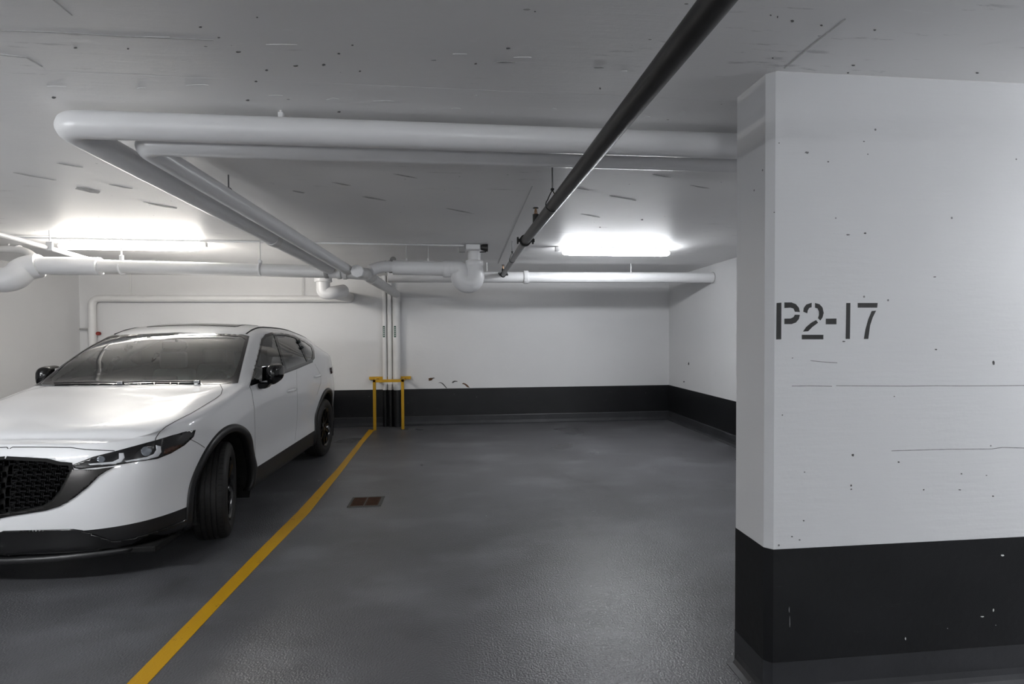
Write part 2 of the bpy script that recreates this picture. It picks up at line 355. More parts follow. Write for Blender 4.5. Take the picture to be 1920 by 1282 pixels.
# ------------------------------------------------------------------ pillar P2-17
PX0, PX1, PY0, PY1, CH = 1.329, 2.85, 2.128, 2.392, .028
pil = thing('concrete_pillar', 'white concrete pillar stencilled P2-17 with black band', 'pillar', (0, 0, 0))
def pillar_part(name, z0, z1, mat, grow=0.0, chf=CH):
    x0, x1, y0, y1 = PX0-grow, PX1+grow, PY0-grow, PY1+grow; bm = bmesh.new()
    pts = [(x0, y0+chf), (x0+chf, y0), (x1-chf, y0), (x1, y0+chf), (x1, y1-chf), (x1-chf, y1), (x0+.006, y1), (x0, y1-.006)]
    prism(bm, [Vector((x, y, z0)) for x, y in pts], (0, 0, z1-z0)); return obj(name, bm, mat, pil)
pillar_part('shaft', .60, 2.70, 'pillar_paint'); pillar_part('black_band', .15, .655, 'black_band', .0015)
pillar_part('base_coating', .0, GT+.003, 'base_coating', .003)
bm = bmesh.new()
prof = [(.045, 0), (.045, .003), (.020, .012), (.009, .030), (.003, .055)]
loops = []
for g, z in prof:
    x0, x1, y0, y1 = PX0-g, PX1+g, PY0-g, PY1+g; c_ = CH+g*.5
    loops.append([bm.verts.new((x, y, z)) for x, y in ((x0, y0+c_), (x0+c_, y0), (x1-c_, y0), (x1, y0+c_), (x1, y1-c_), (x1-c_, y1), (x0+c_, y1), (x0, y1-c_))])
for a, b in zip(loops, loops[1:]):
    for i in range(8): bm.faces.new((a[i], a[(i+1) % 8], b[(i+1) % 8], b[i]))
obj('foot_cove', bm, 'base_coating', pil)
def stencil(polys):
    bm = bmesh.new()
    for poly in polys:
        prism(bm, [ony(1340+a/3.0517, 480+b/3.0517, PY0-.0012) for a, b in poly], (0, .0022, 0))
    return obj('stencil_character', bm, 'stencil_black', pil)
stencil([[(355, 268), (382, 266), (381, 476), (353, 477)], [(400, 265), (440, 265), (465, 275), (482, 295), (488, 320), (460, 318), (452, 300), (435, 295), (400, 297)],
         [(460, 335), (488, 336), (482, 360), (465, 380), (440, 389), (400, 389), (400, 358), (435, 357), (452, 349)]])['label'] = 'black stencilled letter P'
stencil([[(508, 318), (511, 296), (525, 277), (555, 267), (555, 292), (541, 297), (533, 311), (530, 327)], [(575, 268), (600, 275), (618, 295), (624, 325), (618, 350), (605, 368), (592, 355), (598, 337), (598, 318), (590, 300), (575, 295)],
         [(581, 366), (592, 381), (560, 405), (535, 430), (506, 432), (525, 405), (553, 381)], [(500, 450), (622, 450), (622, 476), (500, 476)]])['label'] = 'black stencilled digit 2'
stencil([[(637, 358), (697, 357), (697, 390), (637, 390)]])['label'] = 'black stencilled dash'
stencil([[(755, 268), (777, 268), (774, 474), (751, 474)]])['label'] = 'black stencilled digit 1'
stencil([[(820, 268), (933, 268), (930, 295), (820, 295)], [(900, 314), (924, 312), (905, 350), (890, 395), (879, 474), (855, 474), (864, 420), (880, 362)]])['label'] = 'black stencilled digit 7'
def pillar_mark(name, pxs, mat):
    bm = bmesh.new(); prism(bm, [ony(a, b, PY0-.0008) for a, b in pxs], (0, .0016, 0)); return obj(name, bm, mat, pil)
for ln in ([(1485, 723.6), (1520, 723.2), (1560, 724)], [(1568, 723), (1700, 723.8), (1756, 723), (1800, 723.4), (1925, 722.6)], [(1672, 845), (1780, 842), (1860, 841.4), (1880, 838.6), (1925, 840)], [(1520, 676), (1550, 679), (1570, 680)]):
    pillar_mark('form_line', [(a, b-.55) for a, b in ln]+[(a, b+.55) for a, b in ln[::-1]], 'crack_grey')
for cx, cy, rx, ry in ((1863, 680, 2.4, 5), (1599, 853, 3, 3), (1467, 778, 1.6, 1.2), (1486, 671, 1.2, 1), (1582, 640, 3, 1.1), (1507, 976, 1.8, 1.4), (1596, 910, 2.2, 2), (1596, 917, 1.8, 1.5), (1677, 743, 1.3, 1), (1685, 866, 2, 1.6), (1461, 268, 1.2, 1.2), (1513, 286, 3.5, 2.6), (1485, 1006, 2, 1.2), (1499, 1012, 2, 1.4), (1590, 440, 4, 1.2), (1622, 437, 2.4, 1.5), (1753, 519, 3, 1), (1755, 655, 2.2, 1.5), (1452, 398, 1.2, 1), (1553, 303, 2, 1.2), (1620, 265, 1.8, 1), (1509, 885, 1.5, 1.2), (1803, 888, 1.6, 1.4), (1850, 891, 1.3, 1), (1732, 918, 1.6, 1.3), (1862, 930, 2, 1.4), (1800, 918, 3, 1)):
    pillar_mark('surface_pit', blob(cx, cy, rx, ry), 'chip_grey' if rx < 3.2 else 'crack_grey')
for cx, cy, rx, ry in ((1880, 1041, 4, 1.6), (1863, 1144, 1.2, 3), (1698, 1197, 1.2, 3), (1480, 1143, .8, 7), (1481, 1168, .7, 12), (1842, 1156, 3, 1)):
    bm = bmesh.new(); prism(bm, [ony(a, b, PY0-.003) for a, b in blob(cx, cy, rx, ry)], (0, .0016, 0)); obj('paint_scuff', bm, 'label_white' if rx > 1 else 'crack_grey', pil)
# ------------------------------------------------------------------ floor markings and drain
Lpx = [(238, 1282), (398.4, 1120), (476.6, 1040), (558.8, 958.6), (631, 880), (673.3, 828.3), (692, 805)]
Rpx = [(276.5, 1282), (426.9, 1120), (503, 1040), (580, 961), (644, 880), (683, 828), (701.5, 806.7)]
bm = bmesh.new()
Lp = [onz(a, b, .0) for a, b in Lpx]; Rp = [onz(a, b, .0) for a, b in Rpx]
Lp.insert(0, Vector((Lp[0].x-.01, .4, 0))); Rp.insert(0, Vector((Rp[0].x-.01, .4, 0)))
lt_ = [bm.verts.new(p+Vector((0, 0, .0025))) for p in Lp]; rt_ = [bm.verts.new(p+Vector((0, 0, .0025))) for p in Rp]
lb_ = [bm.verts.new(p) for p in Lp]; rb_ = [bm.verts.new(p) for p in Rp]
for i in range(len(Lp)-1):
    bm.faces.new((lt_[i], rt_[i], rt_[i+1], lt_[i+1])); bm.faces.new((lb_[i], lt_[i], lt_[i+1], lb_[i+1])); bm.faces.new((rt_[i], rb_[i], rb_[i+1], rt_[i+1]))
tag(obj('parking_line', bm, 'yellow_line_paint'), 'worn yellow painted line on the floor beside the white car', 'line')
dx0, dx1, dy0, dy1 = -1.005, -.700, 4.93, 5.215
dr = thing('floor_drain', 'rusty square floor drain grate right of the yellow line', 'drain', ((dx0+dx1)/2, (dy0+dy1)/2, 0))
DX, DY = (dx1-dx0)/2, (dy1-dy0)/2
bm = bmesh.new()
for a, b in (((-DX, -DY, 0), (DX, -DY+.018, .006)), ((-DX, DY-.018, 0), (DX, DY, .006)), ((-DX, -DY+.018, 0), (-DX+.018, DY-.018, .006)), ((DX-.030, -DY+.018, 0), (DX, DY-.018, .006))): box(bm, a, b)
obj('frame', bm, 'grate_frame', dr)
obj('pan', bbox((-DX+.018, -DY+.018, .0004), (DX-.03, DY-.018, .0015)), 'rust', dr)
for h in (0, 1):
    bm = bmesh.new(); x0 = -DX+.022 if h == 0 else .0; x1 = -.010 if h == 0 else DX-.034
    box(bm, (x0, -DY+.02, .001), (x0+.010, DY-.02, .005)); box(bm, (x1-.010, -DY+.02, .001), (x1, DY-.02, .005))
    for k in range(9):
        yy = -DY+.022+k*(2*DY-.058)/8.0; box(bm, (x0+.010, yy, .001), (x1-.010, yy+.014, .005))
    obj('grate', bm, 'rust', dr)
obj('joint_bar', bbox((-.010, -DY+.02, .001), (.0, DY-.02, .0045)), 'grate_frame', dr)
# ------------------------------------------------------------------ light fixtures
def fixture(name, cx, cy, mat, label, length=1.30, loc_z=None, bracket=-1):
    z = (loc_z if loc_z is not None else zc(cy+.06)-.002)
    t = thing(name, label, 'light', (cx, cy, z), 0, 'fluorescent tube lights'); L = length/2
    obj('housing', bbox((-L+.03, -.035, -.028), (L-.03, .035, 0), .008), 'fixture_white', t)
    bm = bmesh.new()
    sweep(bm, [(-L, 0, -.062), (-L+.006, 0, -.062), (-L+.03, 0, -.062), (-L+.09, 0, -.062), (L-.09, 0, -.062), (L-.03, 0, -.062), (L-.006, 0, -.062), (L, 0, -.062)], [.012, .028, .044, .050, .050, .044, .028, .012], 16)
    for v_ in bm.verts: v_.co.z = max(-.062+(v_.co.z+.062)*.75, -.11)
    obj('diffuser', bm, mat, t, True)
    bm = bbox((-.045, -.03, -.055), (.02, .03, -.0), .012); bmesh.ops.translate(bm, verts=bm.verts, vec=(bracket*(L+.045), 0, 0))
    obj('end_bracket', bm, 'fixture_white', t, True, 40)
    return t
def fx(px0, px1, py, z, y0=None):
    a, b = onz(px0, py, z), onz(px1, py, z); return (a.x+b.x)/2, (a.y+b.y)/2, abs(b.x-a.x)
cx, cy, ln = fx(1053, 1258, 474, 2.552); fixture('tube_light', cx, cy, 'tube_cool', 'glowing white tube light on the ceiling above the empty bay', ln)
RX, RY = cx, cy
cx, cy, ln = fx(118, 372, 463, 2.552); fixture('tube_light', cx, cy, 'tube_warm', 'glowing white tube light on the ceiling above the white car', ln, bracket=1)
LX, LY = cx, cy
for ax, ay, lb in ((4.4, 1.15, 'near the pillar'), (-3.7, 1.3, 'in front of the car'), (5.2, -4.7, 'along the far wall on the right'), (-5.0, -4.7, 'along the far wall on the left'), (.2, -4.7, 'along the far wall in the middle')):  # unseen aisle lamps, added and hung low to brighten the pillar and ceiling
    t_ = fixture('tube_light', ax, ay, 'tube_aisle_added', 'unseen suspended tube light added over the driving aisle, '+lb, 1.3, 2.2)
    for k in (-1, 1): rod('hanger_rod', (k*.45, 0, -.005), (k*.45, 0, 2.70-2.2), .004, 'steel_grey', t_)
# ------------------------------------------------------------------ pipes
PW, PD = 'pipe_white', 'pipe_white_dull'
def ceil_rod(p, parent, r=.005, mat=PW, clamp=None):
    rod('hanger_rod', Vector((p[0], p[1], p[2])), Vector((p[0], p[1], zc(p[1])+.005)), r, mat, parent)
    if clamp: obj('hanger_clamp', bbox((p[0]-clamp, p[1]-.018, p[2]-.01), (p[0]+clamp, p[1]+.018, p[2]+.035), .006), mat, parent)
# front upper pair
Y1, Z1, r1 = 2.72, 2.592, .0655
p1 = thing('drain_pipe', 'thick glossy white pipe nearest the camera under the ceiling, turning back at its left end', 'pipe', (-1.8, Y1, Z1), 0, 'white ceiling pipes')
def lw(pts, o): return [Vector(p)-Vector(o.location) for p in pts]
def tpipe(name, t, pts, r, mat, bend=.1, seg=20): return pipe(name, lw(pts, t), r, mat, t, bend, seg)
c1 = ony(114, 236, Y1); endA = ony(617, 503, 6.02)
tpipe('pipe', p1, [(XR, Y1, Z1+.004), (c1.x, Y1, Z1), endA], r1, PW, .105, 28)
h = ony(527, 222, Y1); lp = Vector((h.x, Y1, Z1+r1-.005))-p1.location
rod('hanger_rod', lp, lp+Vector((0, 0, zc(Y1)+.004-Z1-r1+.005)), .006, PW, p1); obj('hanger_nut', bbox((lp.x-.012, lp.y-.012, lp.z), (lp.x+.012, lp.y+.012, lp.z+.03), .003), PW, p1)
mA = Vector(c1).lerp(endA, .62); ring('coupling', mA-p1.location, endA-Vector(c1), r1+.0035, .09, PD, p1, 24)
Y2, Z2, r2 = 2.97, 2.592, .058
p2 = thing('drain_pipe', 'white pipe running just behind the thickest ceiling pipe, second of the pair', 'pipe', (-1.5, Y2, Z2), 0, 'white ceiling pipes')
c2 = ony(262, 280, Y2); endB = ony(652, 506, 6.06)
tpipe('pipe', p2, [(XR, Y2, Z2), (c2.x, Y2, Z2), endB], r2, PW, .10, 28)
mB = Vector(c2).lerp(endB, .26); lp = mB-p2.location+Vector((0, 0, r2))
bm = bmesh.new(); sweep(bm, [lp+Vector((.05*math.cos(a)*0, 0, 0))+Vector((0, 0, .02*math.sin(a)))+Vector((.02*math.cos(a), 0, .012)) for a in [k*math.pi/6 for k in range(13)]], .004, 6); obj('hanger_eye', bm, 'steel_grey', p2, True)
rod('hanger_rod', lp+Vector((0, 0, .03)), lp+Vector((0, 0, zc(mB.y)-mB.z-r2+.004)), .005, 'steel_grey', p2)
# header with clean-out, trap pipe and branch to the wall
YH = 6.06
hd = thing('drain_header', 'long white horizontal drain pipe hanging above the white car with a capped clean-out', 'pipe', (-3, YH, 2.3), 0, 'white ceiling pipes')
hl, hm, hr = ony(74, 498, YH), ony(188, 499, YH), ony(690, 514, YH+.1)
tpipe('pipe', hd, [hm, ony(640, 510, YH+.04), hr], .070, PD, .1, 22)
tpipe('wide_pipe', hd, [hl, hm], .094, PW, .1, 22)
for pxx, pyy in ((613, 509), (636, 510.5), (647, 511)): ring('coupling', ony(pxx, pyy, YH+.03)-hd.location, (1, 0, 0), .077, .045, 'pipe_joint' if pxx == 613 else PD, hd)
for pxx, pyy in ((228, 487), (488, 496)):
    q = ony(pxx, pyy, YH)-hd.location; top = zc(YH)-2.3+.004
    rod('hanger_rod', q, (q.x, q.y, top), .006, PD, hd); obj('hanger_clamp', bbox((q.x-.016, q.y-.02, q.z-.01), (q.x+.016, q.y+.02, q.z+.05), .008), PW, hd)
    ring('hanger_strap', (q.x, q.y, 0), (1, 0, 0), .074, .02, PW, hd)
co = ony(671, 509, YH-.07)-hd.location
bm = bmesh.new(); sweep(bm, [co+Vector((0, -.055, 0)), co+Vector((0, -.05, 0)), co+Vector((0, .02, 0)), co+Vector((0, .10, 0))], [.064, .072, .072, .06], 8); obj('cleanout_cap', bm, PW, hd)
# left trap at the header's end
tl = ony(22, 519, YH-.1)
tpipe('trap', hd, [hl, ony(45, 503, YH-.03), tl+Vector((.03, -.02, -.03)), tl+Vector((-.12, -.05, -.04)), tl+Vector((-.33, -.05, .06)), tl+Vector((-.5, -.05, .3))], .125, PW, .12, 24)
ring('hub', ony(70, 497, YH-.01)-hd.location, (1, 0, .05), .112, .055, PW, hd)
# trap pipe right
YT = 6.32
tp = thing('trap_pipe', 'white drain pipe with a big bulging U-shaped trap under the ceiling', 'pipe', (0, YT, 2.35), 0, 'white ceiling pipes')
rt = .092; xr, xl_ = .222, .066; zt = 2.35; zu = 2.262; rb = .122
tpipe('pipe', tp, [ony(694, 507, YT-.14), ony(715, 499.5, YT-.05), ony(742, 500, YT), (-.30, YT, zt), (-.12, YT, zt)],   .066, PW, .12, 22)
tpipe('wide_pipe', tp, [ony(737, 501, YT), (-.10, YT, zt)], rt*.93, PW, .1, 24)
pts = [(-.13, YT, zt), (-.02, YT, zt), (xl_, YT, zt-.02), (xl_+.01, YT, zt-.09)]
pts = rounded([(-.15, YT, zt), (xl_-.02, YT, zt), (xl_, YT, zu)], .09, 8)
pts += [Vector(((xl_+xr)/2-(xr-xl_)/2*math.cos(a), YT, zu-(xr-xl_)/2*math.sin(a))) for a in [math.pi*k/12 for k in range(1, 12)]]
pts += [Vector((xr, YT, zu)), Vector((xr, YT, 2.34)), Vector((xr, YT, 2.43))]
np_ = len(pts); rad = [rt+.006+(rb-rt-.006)*min(1, max(0, (k-1)/8)) if k < np_-3 else (rb, rb-.012, rt+.010)[k-np_+3] for k in range(np_)]
bm = bmesh.new(); sweep(bm, [p-tp.location for p in pts], rad, 28); obj('trap', bm, PW, tp, True, 50)
ring('hub', Vector((xr, YT, 2.42))-tp.location, (0, 0, 1), rt+.016, .06, PW, tp, 26)
tpipe('riser', tp, [(xr, YT, 2.42), (xr, YT, zc(YT))], .078, PW, .1, 22)
ring('hub', Vector((-.10, YT, zt))-tp.location, (1, 0, 0), rt+.012, .07, PW, tp, 26)
ring('coupling', ony(733, 500, YT)-tp.location, (1, 0, 0), .074, .05, 'pipe_joint', tp)
ring('coupling', ony(723, 500, YT-.02)-tp.location, (1, 0, 0), .072, .012, 'pipe_joint', tp)
for pxx in (762, 803):
    q = ony(pxx, 489, YT)-tp.location; rod('hanger_rod', q, (q.x, q.y, zc(YT)-2.35+.004), .006, PD, tp); obj('hanger_clamp', bbox((q.x-.014, q.y-.02, q.z-.012), (q.x+.014, q.y+.02, q.z+.03), .006), PD, tp)
q = ony(737, 487, YT)-tp.location; ring('hanger_ring', q, (0, 1, .3), .036, .03, 'pipe_joint', tp)
br = thing('branch_pipe', 'white pipe sloping back from the clean-out to the wall pipes', 'pipe', (-1, 7, 2.2), 0, 'white ceiling pipes')
b0, b1 = ony(686, 515, YH+.12), ony(743, 551, 9.02)
tpipe('pipe', br, [b0, b1, (b1.x, 9.06, b1.z-.12)], .066, PD, .06, 20)
ring('coupling', Vector(b0).lerp(b1, .12)-br.location, b1-b0, .074, .05, PD, br)
# risers at the back wall
for k, (pxx, rr, pxlab, lab) in enumerate(((721, .036, 719, 'slim white riser pipe, leftmost of the three at the back wall'), (731, .040, None, 'plain white riser pipe, middle of the three at the back wall'), (743.5, .064, 742, 'widest white riser pipe, rightmost of the three at the back wall'))):
    yy = YB-.015-rr-.004; q = ony(pxx, 640, yy); t = thing('riser_pipe', lab, 'pipe', (q.x, yy, 0), 0, 'risers at the back wall')
    top = zc(yy) if k < 2 else b1.z+.04
    pipe('pipe', [(0, 0, BT-.01), (0, 0, top)], rr, PD, t); pipe('painted_foot', [(0, 0, .001), (0, 0, BT)], rr+.001, 'black_band', t)
    ring('collar', (0, 0, BT+.12), (0, 0, 1), rr+.008, .06, PW, t)
    if pxlab:
        zz = ony(pxx, 621.5, yy).z; obj('pipe_label', bbox((-.021-(k == 2)*.012, -rr-.004, zz-.095), (.012-(k == 2)*.012, -rr+.008, zz+.095), .001, 1), 'label_green', t)
        for j in range(5): obj('label_mark', bbox((-.010-(k == 2)*.012, -rr-.0052, zz-.075+j*.032), (.002-(k == 2)*.012, -rr-.0035, zz-.055+j*.032)), 'label_white', t)
# pipe along the back of the empty bay
YP = 7.55; ze = onx(1336, 520.5, XR).z
bp = thing('drain_pipe', 'long white pipe along the back of the empty bay ending in the right wall', 'pipe', (1, YP, ze), 0, 'white ceiling pipes')
q0 = ony(728, 525, YP); tpipe('pipe', bp, [(q0.x, YP, ze-.02), (XR+.01, YP, ze)], .077, PW, .1, 22)
q = ony(986, 520, YP); ring('hub', Vector((q.x, YP, ze-.01))-bp.location, (1, 0, 0), .095, .07, PW, bp, 22)
ring('wall_collar', Vector((XR-.004, YP, ze))-bp.location, (1, 0, 0), .084, .012, 'pipe_joint', bp, 22)
for pxx in (913, 1183):
    q = ony(pxx, 511, YP)-bp.location; rod('hanger_rod', (q.x, 0, .07), (q.x, 0, zc(YP)-ze+.003), .007, PW, bp)
# slim pipe bent down on the back wall
YS = YB-.07; s0 = ony(172, 559.5, YS)
sp_ = thing('slim_pipe', 'slim white pipe along the back wall bending down behind the car', 'pipe', (s0.x, YS, s0.z), 0, 'white ceiling pipes')
tpipe('pipe', sp_, [(s0.x, YS, .66), (s0.x, YS, s0.z), (ony(655, 560, YS).x, YS, s0.z)], .056, PD, .13, 18)
for pxx in (245, 566):
    q = ony(pxx, 555, YS)-sp_.location; rod('hanger_rod', (q.x, 0, .05), (q.x, 0, zc(YS)-s0.z+.003), .008, PD, sp_)
obj('wall_bracket', bbox((-.19, -.01, -.50), (-.05, .06, -.475), .003), 'pipe_joint', sp_)
ring('red_cap', (.09, 0, -.56), (0, 1, 0), .03, .05, 'red_cap', sp_)
# small trap by the back wall
YQ = 7.9; k0 = ony(606, 540, YQ)
st_ = thing('small_trap', 'small white U trap with a stub entering the back wall above the car', 'pipe', (k0.x, YQ, k0.z), 0, 'white ceiling pipes')
tpipe('riser', st_, [(k0.x, YQ, zc(YQ)-.004), (k0.x, YQ, k0.z+.05)], .075, PW, .1, 20)
ring('hub', (0, 0, .125), (0, 0, 1), .125, .075, PW, st_, 22)
e0 = ony(655, 557, YB-.02)
bm = bmesh.new()
pts = rounded([(0, 0, .10), (0, 0, -.07), (.12, .02, -.07), Vector((.24, .25, -.02))], .09, 8)
sweep(bm, pts, .095, 22); obj('trap', bm, PW, st_, True, 50)
tpipe('stub', st_, [k0+Vector((.10, .02, -.06)), e0], .085, PD, .1, 20)
# thin pipes in the upper left
tn = thing('sprinkler_branch', 'thin white pipe slanting under the ceiling at the upper left', 'pipe', tuple(onz(80, 460, 2.46)), 0, 'white ceiling pipes')
tpipe('pipe', tn, [onz(-60, 424, 2.46), onz(172, 487, 2.46)], .024, PW, .1, 12)
q = onz(93, 464, 2.46)-tn.location; rod('hanger_rod', q, (q.x, q.y, zc(onz(93, 464, 2.46).y)-2.46), .006, PW, tn); obj('hanger_clamp', bbox((q.x-.03, q.y-.012, q.z-.03), (q.x+.03, q.y+.012, q.z+.06), .01), PW, tn)
el = thing('elbow_pipe', 'thin white pipe with a bent elbow at the left edge above the big trap', 'pipe', tuple(ony(30, 468, 6.5)), 0, 'white ceiling pipes')
tpipe('pipe', el, [ony(-80, 466, 6.5), ony(44, 467, 6.5), ony(70, 486, 6.3), ony(74, 494, 6.12)], .040, PD, .16, 14)
ring('collar', ony(36, 467, 6.5)-el.location, (1, 0, 0), .047, .03, PW, el); ring('collar', ony(68, 484, 6.33)-el.location, (1, -.6, -.7), .047, .03, PW, el)
q = ony(17, 468, 6.5)-el.location; rod('hanger_rod', (q.x, q.y, q.z), (q.x, q.y, zc(6.5)-el.location.z), .008, PD, el)
# conduit between the fixtures
YC = 6.2
cd = thing('conduit', 'thin white electrical conduit along the ceiling with a junction box', 'conduit', (0, YC, zc(YC)-.004))
tpipe('tube', cd, [(-6.4, YC-.25, zc(YC)-.012), (-3, YC-.1, zc(YC)-.012), (.10, YC, zc(YC)-.012)], .012, PW, .1, 8)
q = ony(888, 464, YC)-cd.location
obj('junction_box', bbox((q.x-.09, -.07, -.06), (q.x+.07, .06, .001), .01), PW, cd)
obj('box_tab', bbox((q.x-.17, -.03, -.085), (q.x-.10, .03, -.03), .005), 'pipe_joint', cd)
bm = bmesh.new(); sweep(bm, [(q.x+.08, -.02, -.03), (q.x+.10, -.02, -.03), (q.x+.155, -.02, -.035), (q.x+.165, -.02, -.035)], [.025, .034, .044, .044], 12); obj('horn', bm, 'steel_dark', cd, True, 40)
rod('horn_bracket', (q.x+.07, -.02, -.085), (q.x+.145, -.02, -.08), .006, 'steel_dark', cd)
# sprinkler pipe
ZS, XS = 2.412, .632
sk = thing('sprinkler_pipe', 'dark steel sprinkler pipe running back under the ceiling toward the empty bay', 'pipe', (XS, 3, ZS))
def sl(x, y, z): return Vector((x, y, z))-sk.location
xe = [onz(a, b, ZS) for a, b in ((1345, 5), (1030, 397), (990, 451), (943, 515))]
pipe('main_pipe', [sl(XS+.0, -1.5, ZS), sl(XS+.012, 1.2, ZS), sl(XS-.012, xe[2].y, ZS)], .040, 'steel_dark', sk, .2, 20)
pipe('branch_pipe', [sl(XS-.012, xe[2].y, ZS), sl(xe[3].x, xe[3].y, ZS)], .030, 'steel_grey', sk, .1, 16)
for y_, rr in ((xe[2].y, .052), (xe[3].y, .042)):
    xx = XS-.012 if rr > .05 else xe[3].x
    cp = ring('coupling', sl(xx, y_, ZS), (0, 1, 0), rr, .055, 'steel_black', sk, 18)
    for s_ in (-1, 1):
        obj('coupling_lug', bbox((s_*rr-.014, -.022, -.014), (s_*rr+.014+s_*.016, .022, .014), .004), 'steel_black', cp).location = sl(xx, y_, ZS)
        obj('bolt', bbox((s_*(rr+.016)-.007, -.012, -.030), (s_*(rr+.016)+.007, .012, .030), .003), 'steel_black', cp).location = sl(xx, y_, ZS)
for y_, xx, base_r, pr_ in ((onz(1012, 425, ZS).y, XS-.012, .030, .040), (xe[3].y-.03, xe[3].x, .024, .030)):
    hh = pipe('sprinkler_outlet', [sl(xx, y_, ZS+.02), sl(xx, y_, ZS+pr_+.055)], base_r*.8, 'steel_black', sk)
    b = bmesh.new(); sweep(b, [sl(xx, y_, ZS+pr_+.05), sl(xx, y_, ZS+pr_+.062), sl(xx, y_, ZS+pr_+.064), sl(xx, y_, ZS+pr_+.10)], [.014, .014, .006, .005], 8); obj('sprinkler_head', b, 'brass_head', hh)
    for s_ in (-1, 1): rod('frame_arm', sl(xx+s_*.012, y_, ZS+pr_+.062), sl(xx+s_*.003, y_, ZS+pr_+.10), .003, 'brass_head', hh)
    b = bmesh.new(); sweep(b, [sl(xx, y_, ZS+pr_+.10), sl(xx, y_, ZS+pr_+.103), sl(xx, y_, ZS+pr_+.107)], [.018, .024, .020], 12); obj('deflector', b, 'steel_dark', hh)
for y_, xx, rr in ((onz(1043, 384, ZS).y, XS-.012, .040), (onz(962, 487, ZS).y, XS+.005, .030), (.9, XS, .04)):
    rod('hanger_rod', sl(xx, y_, ZS+rr+.05), sl(xx, y_, zc(y_)+.003), .005, 'steel_grey', sk)
    bm = bmesh.new(); sweep(bm, [sl(xx+(rr+.003)*math.sin(a)*(1 if abs(a) > .8 else .9), y_, ZS+(rr+.003)*(-math.cos(a)) + (.0 if abs(a) < 2.4 else .05*(abs(a)-2.4)/.74)) for a in [(-math.pi+.02)+k*(2*math.pi-.04)/24 for k in range(25)]], .0035, 6); obj('hanger_loop', bm, 'steel_black', sk, True)
    ring('hanger_nut', sl(xx, y_, ZS+rr+.058), (0, 0, 1), .012, .014, 'steel_black', sk, 6)
# ------------------------------------------------------------------ yellow guard round the risers
g0, g1 = onz(703, 806, 0), onz(755.5, 805, 0); yg = (g0.y+g1.y)/2
gr = thing('pipe_guard', 'yellow steel guard frame in front of the riser pipes', 'guard', (g0.x, yg, 0))
ztop = ony(703, 711.5, yg).z; wd = g1.x-g0.x; hw = .023
obj('post', bbox((-hw, -hw, 0), (hw, hw, ztop), .003), 'yellow_enamel', gr); obj('post', bbox((wd-hw, -hw, 0), (wd+hw, hw, ztop), .003), 'yellow_enamel', gr)
obj('top_rail', bbox((-hw, -hw, ztop-.045), (wd+hw, hw, ztop), .003), 'yellow_enamel', gr)
bl, br2 = ony(692.5, 712, YB-.03).x-g0.x, ony(770.5, 712, YB-.03).x-g0.x; yw = YB-.035-yg
obj('wall_rail', bbox((bl, yw-.022, ztop-.03), (br2, yw+.03, ztop+.02), .003), 'yellow_enamel', gr)
for x_ in (0, wd): obj('side_arm', bbox((x_-hw*.8, hw, ztop-.042), (x_+hw*.8, yw-.022, ztop-.002), .003), 'yellow_enamel', gr)
obj('foot_plate', bbox((wd-.03, -.05, 0), (wd+.09, .05, .006), .002), 'grate_frame', gr)
# ------------------------------------------------------------------ the white car
SC = 1.0155
CO = Vector((-2.70, 4.38, 0)); cfw = Vector((-.0328, -.99946, 0)); clf = Vector((.99946, -.0328, 0))
car = thing('car', 'white compact SUV with black trim parked left of the yellow line', 'car', CO, math.atan2(-.0328, .99946))
car.scale = (SC,)*3
# car axes: x to its left side, y backwards from the front axle, z up; s = distance back from the nose
def c2w(p): return CO + (clf*p[0] - cfw*p[1] + Vector((0, 0, p[2])))*SC
def w2c(p): d = (p-CO)/SC; return Vector((d.dot(clf), -d.dot(cfw), d.z))
EYEC = w2c(EYE)
def rayc(px, py): d = ray(px, py); return Vector((d.dot(clf), -d.dot(cfw), d.z)).normalized()
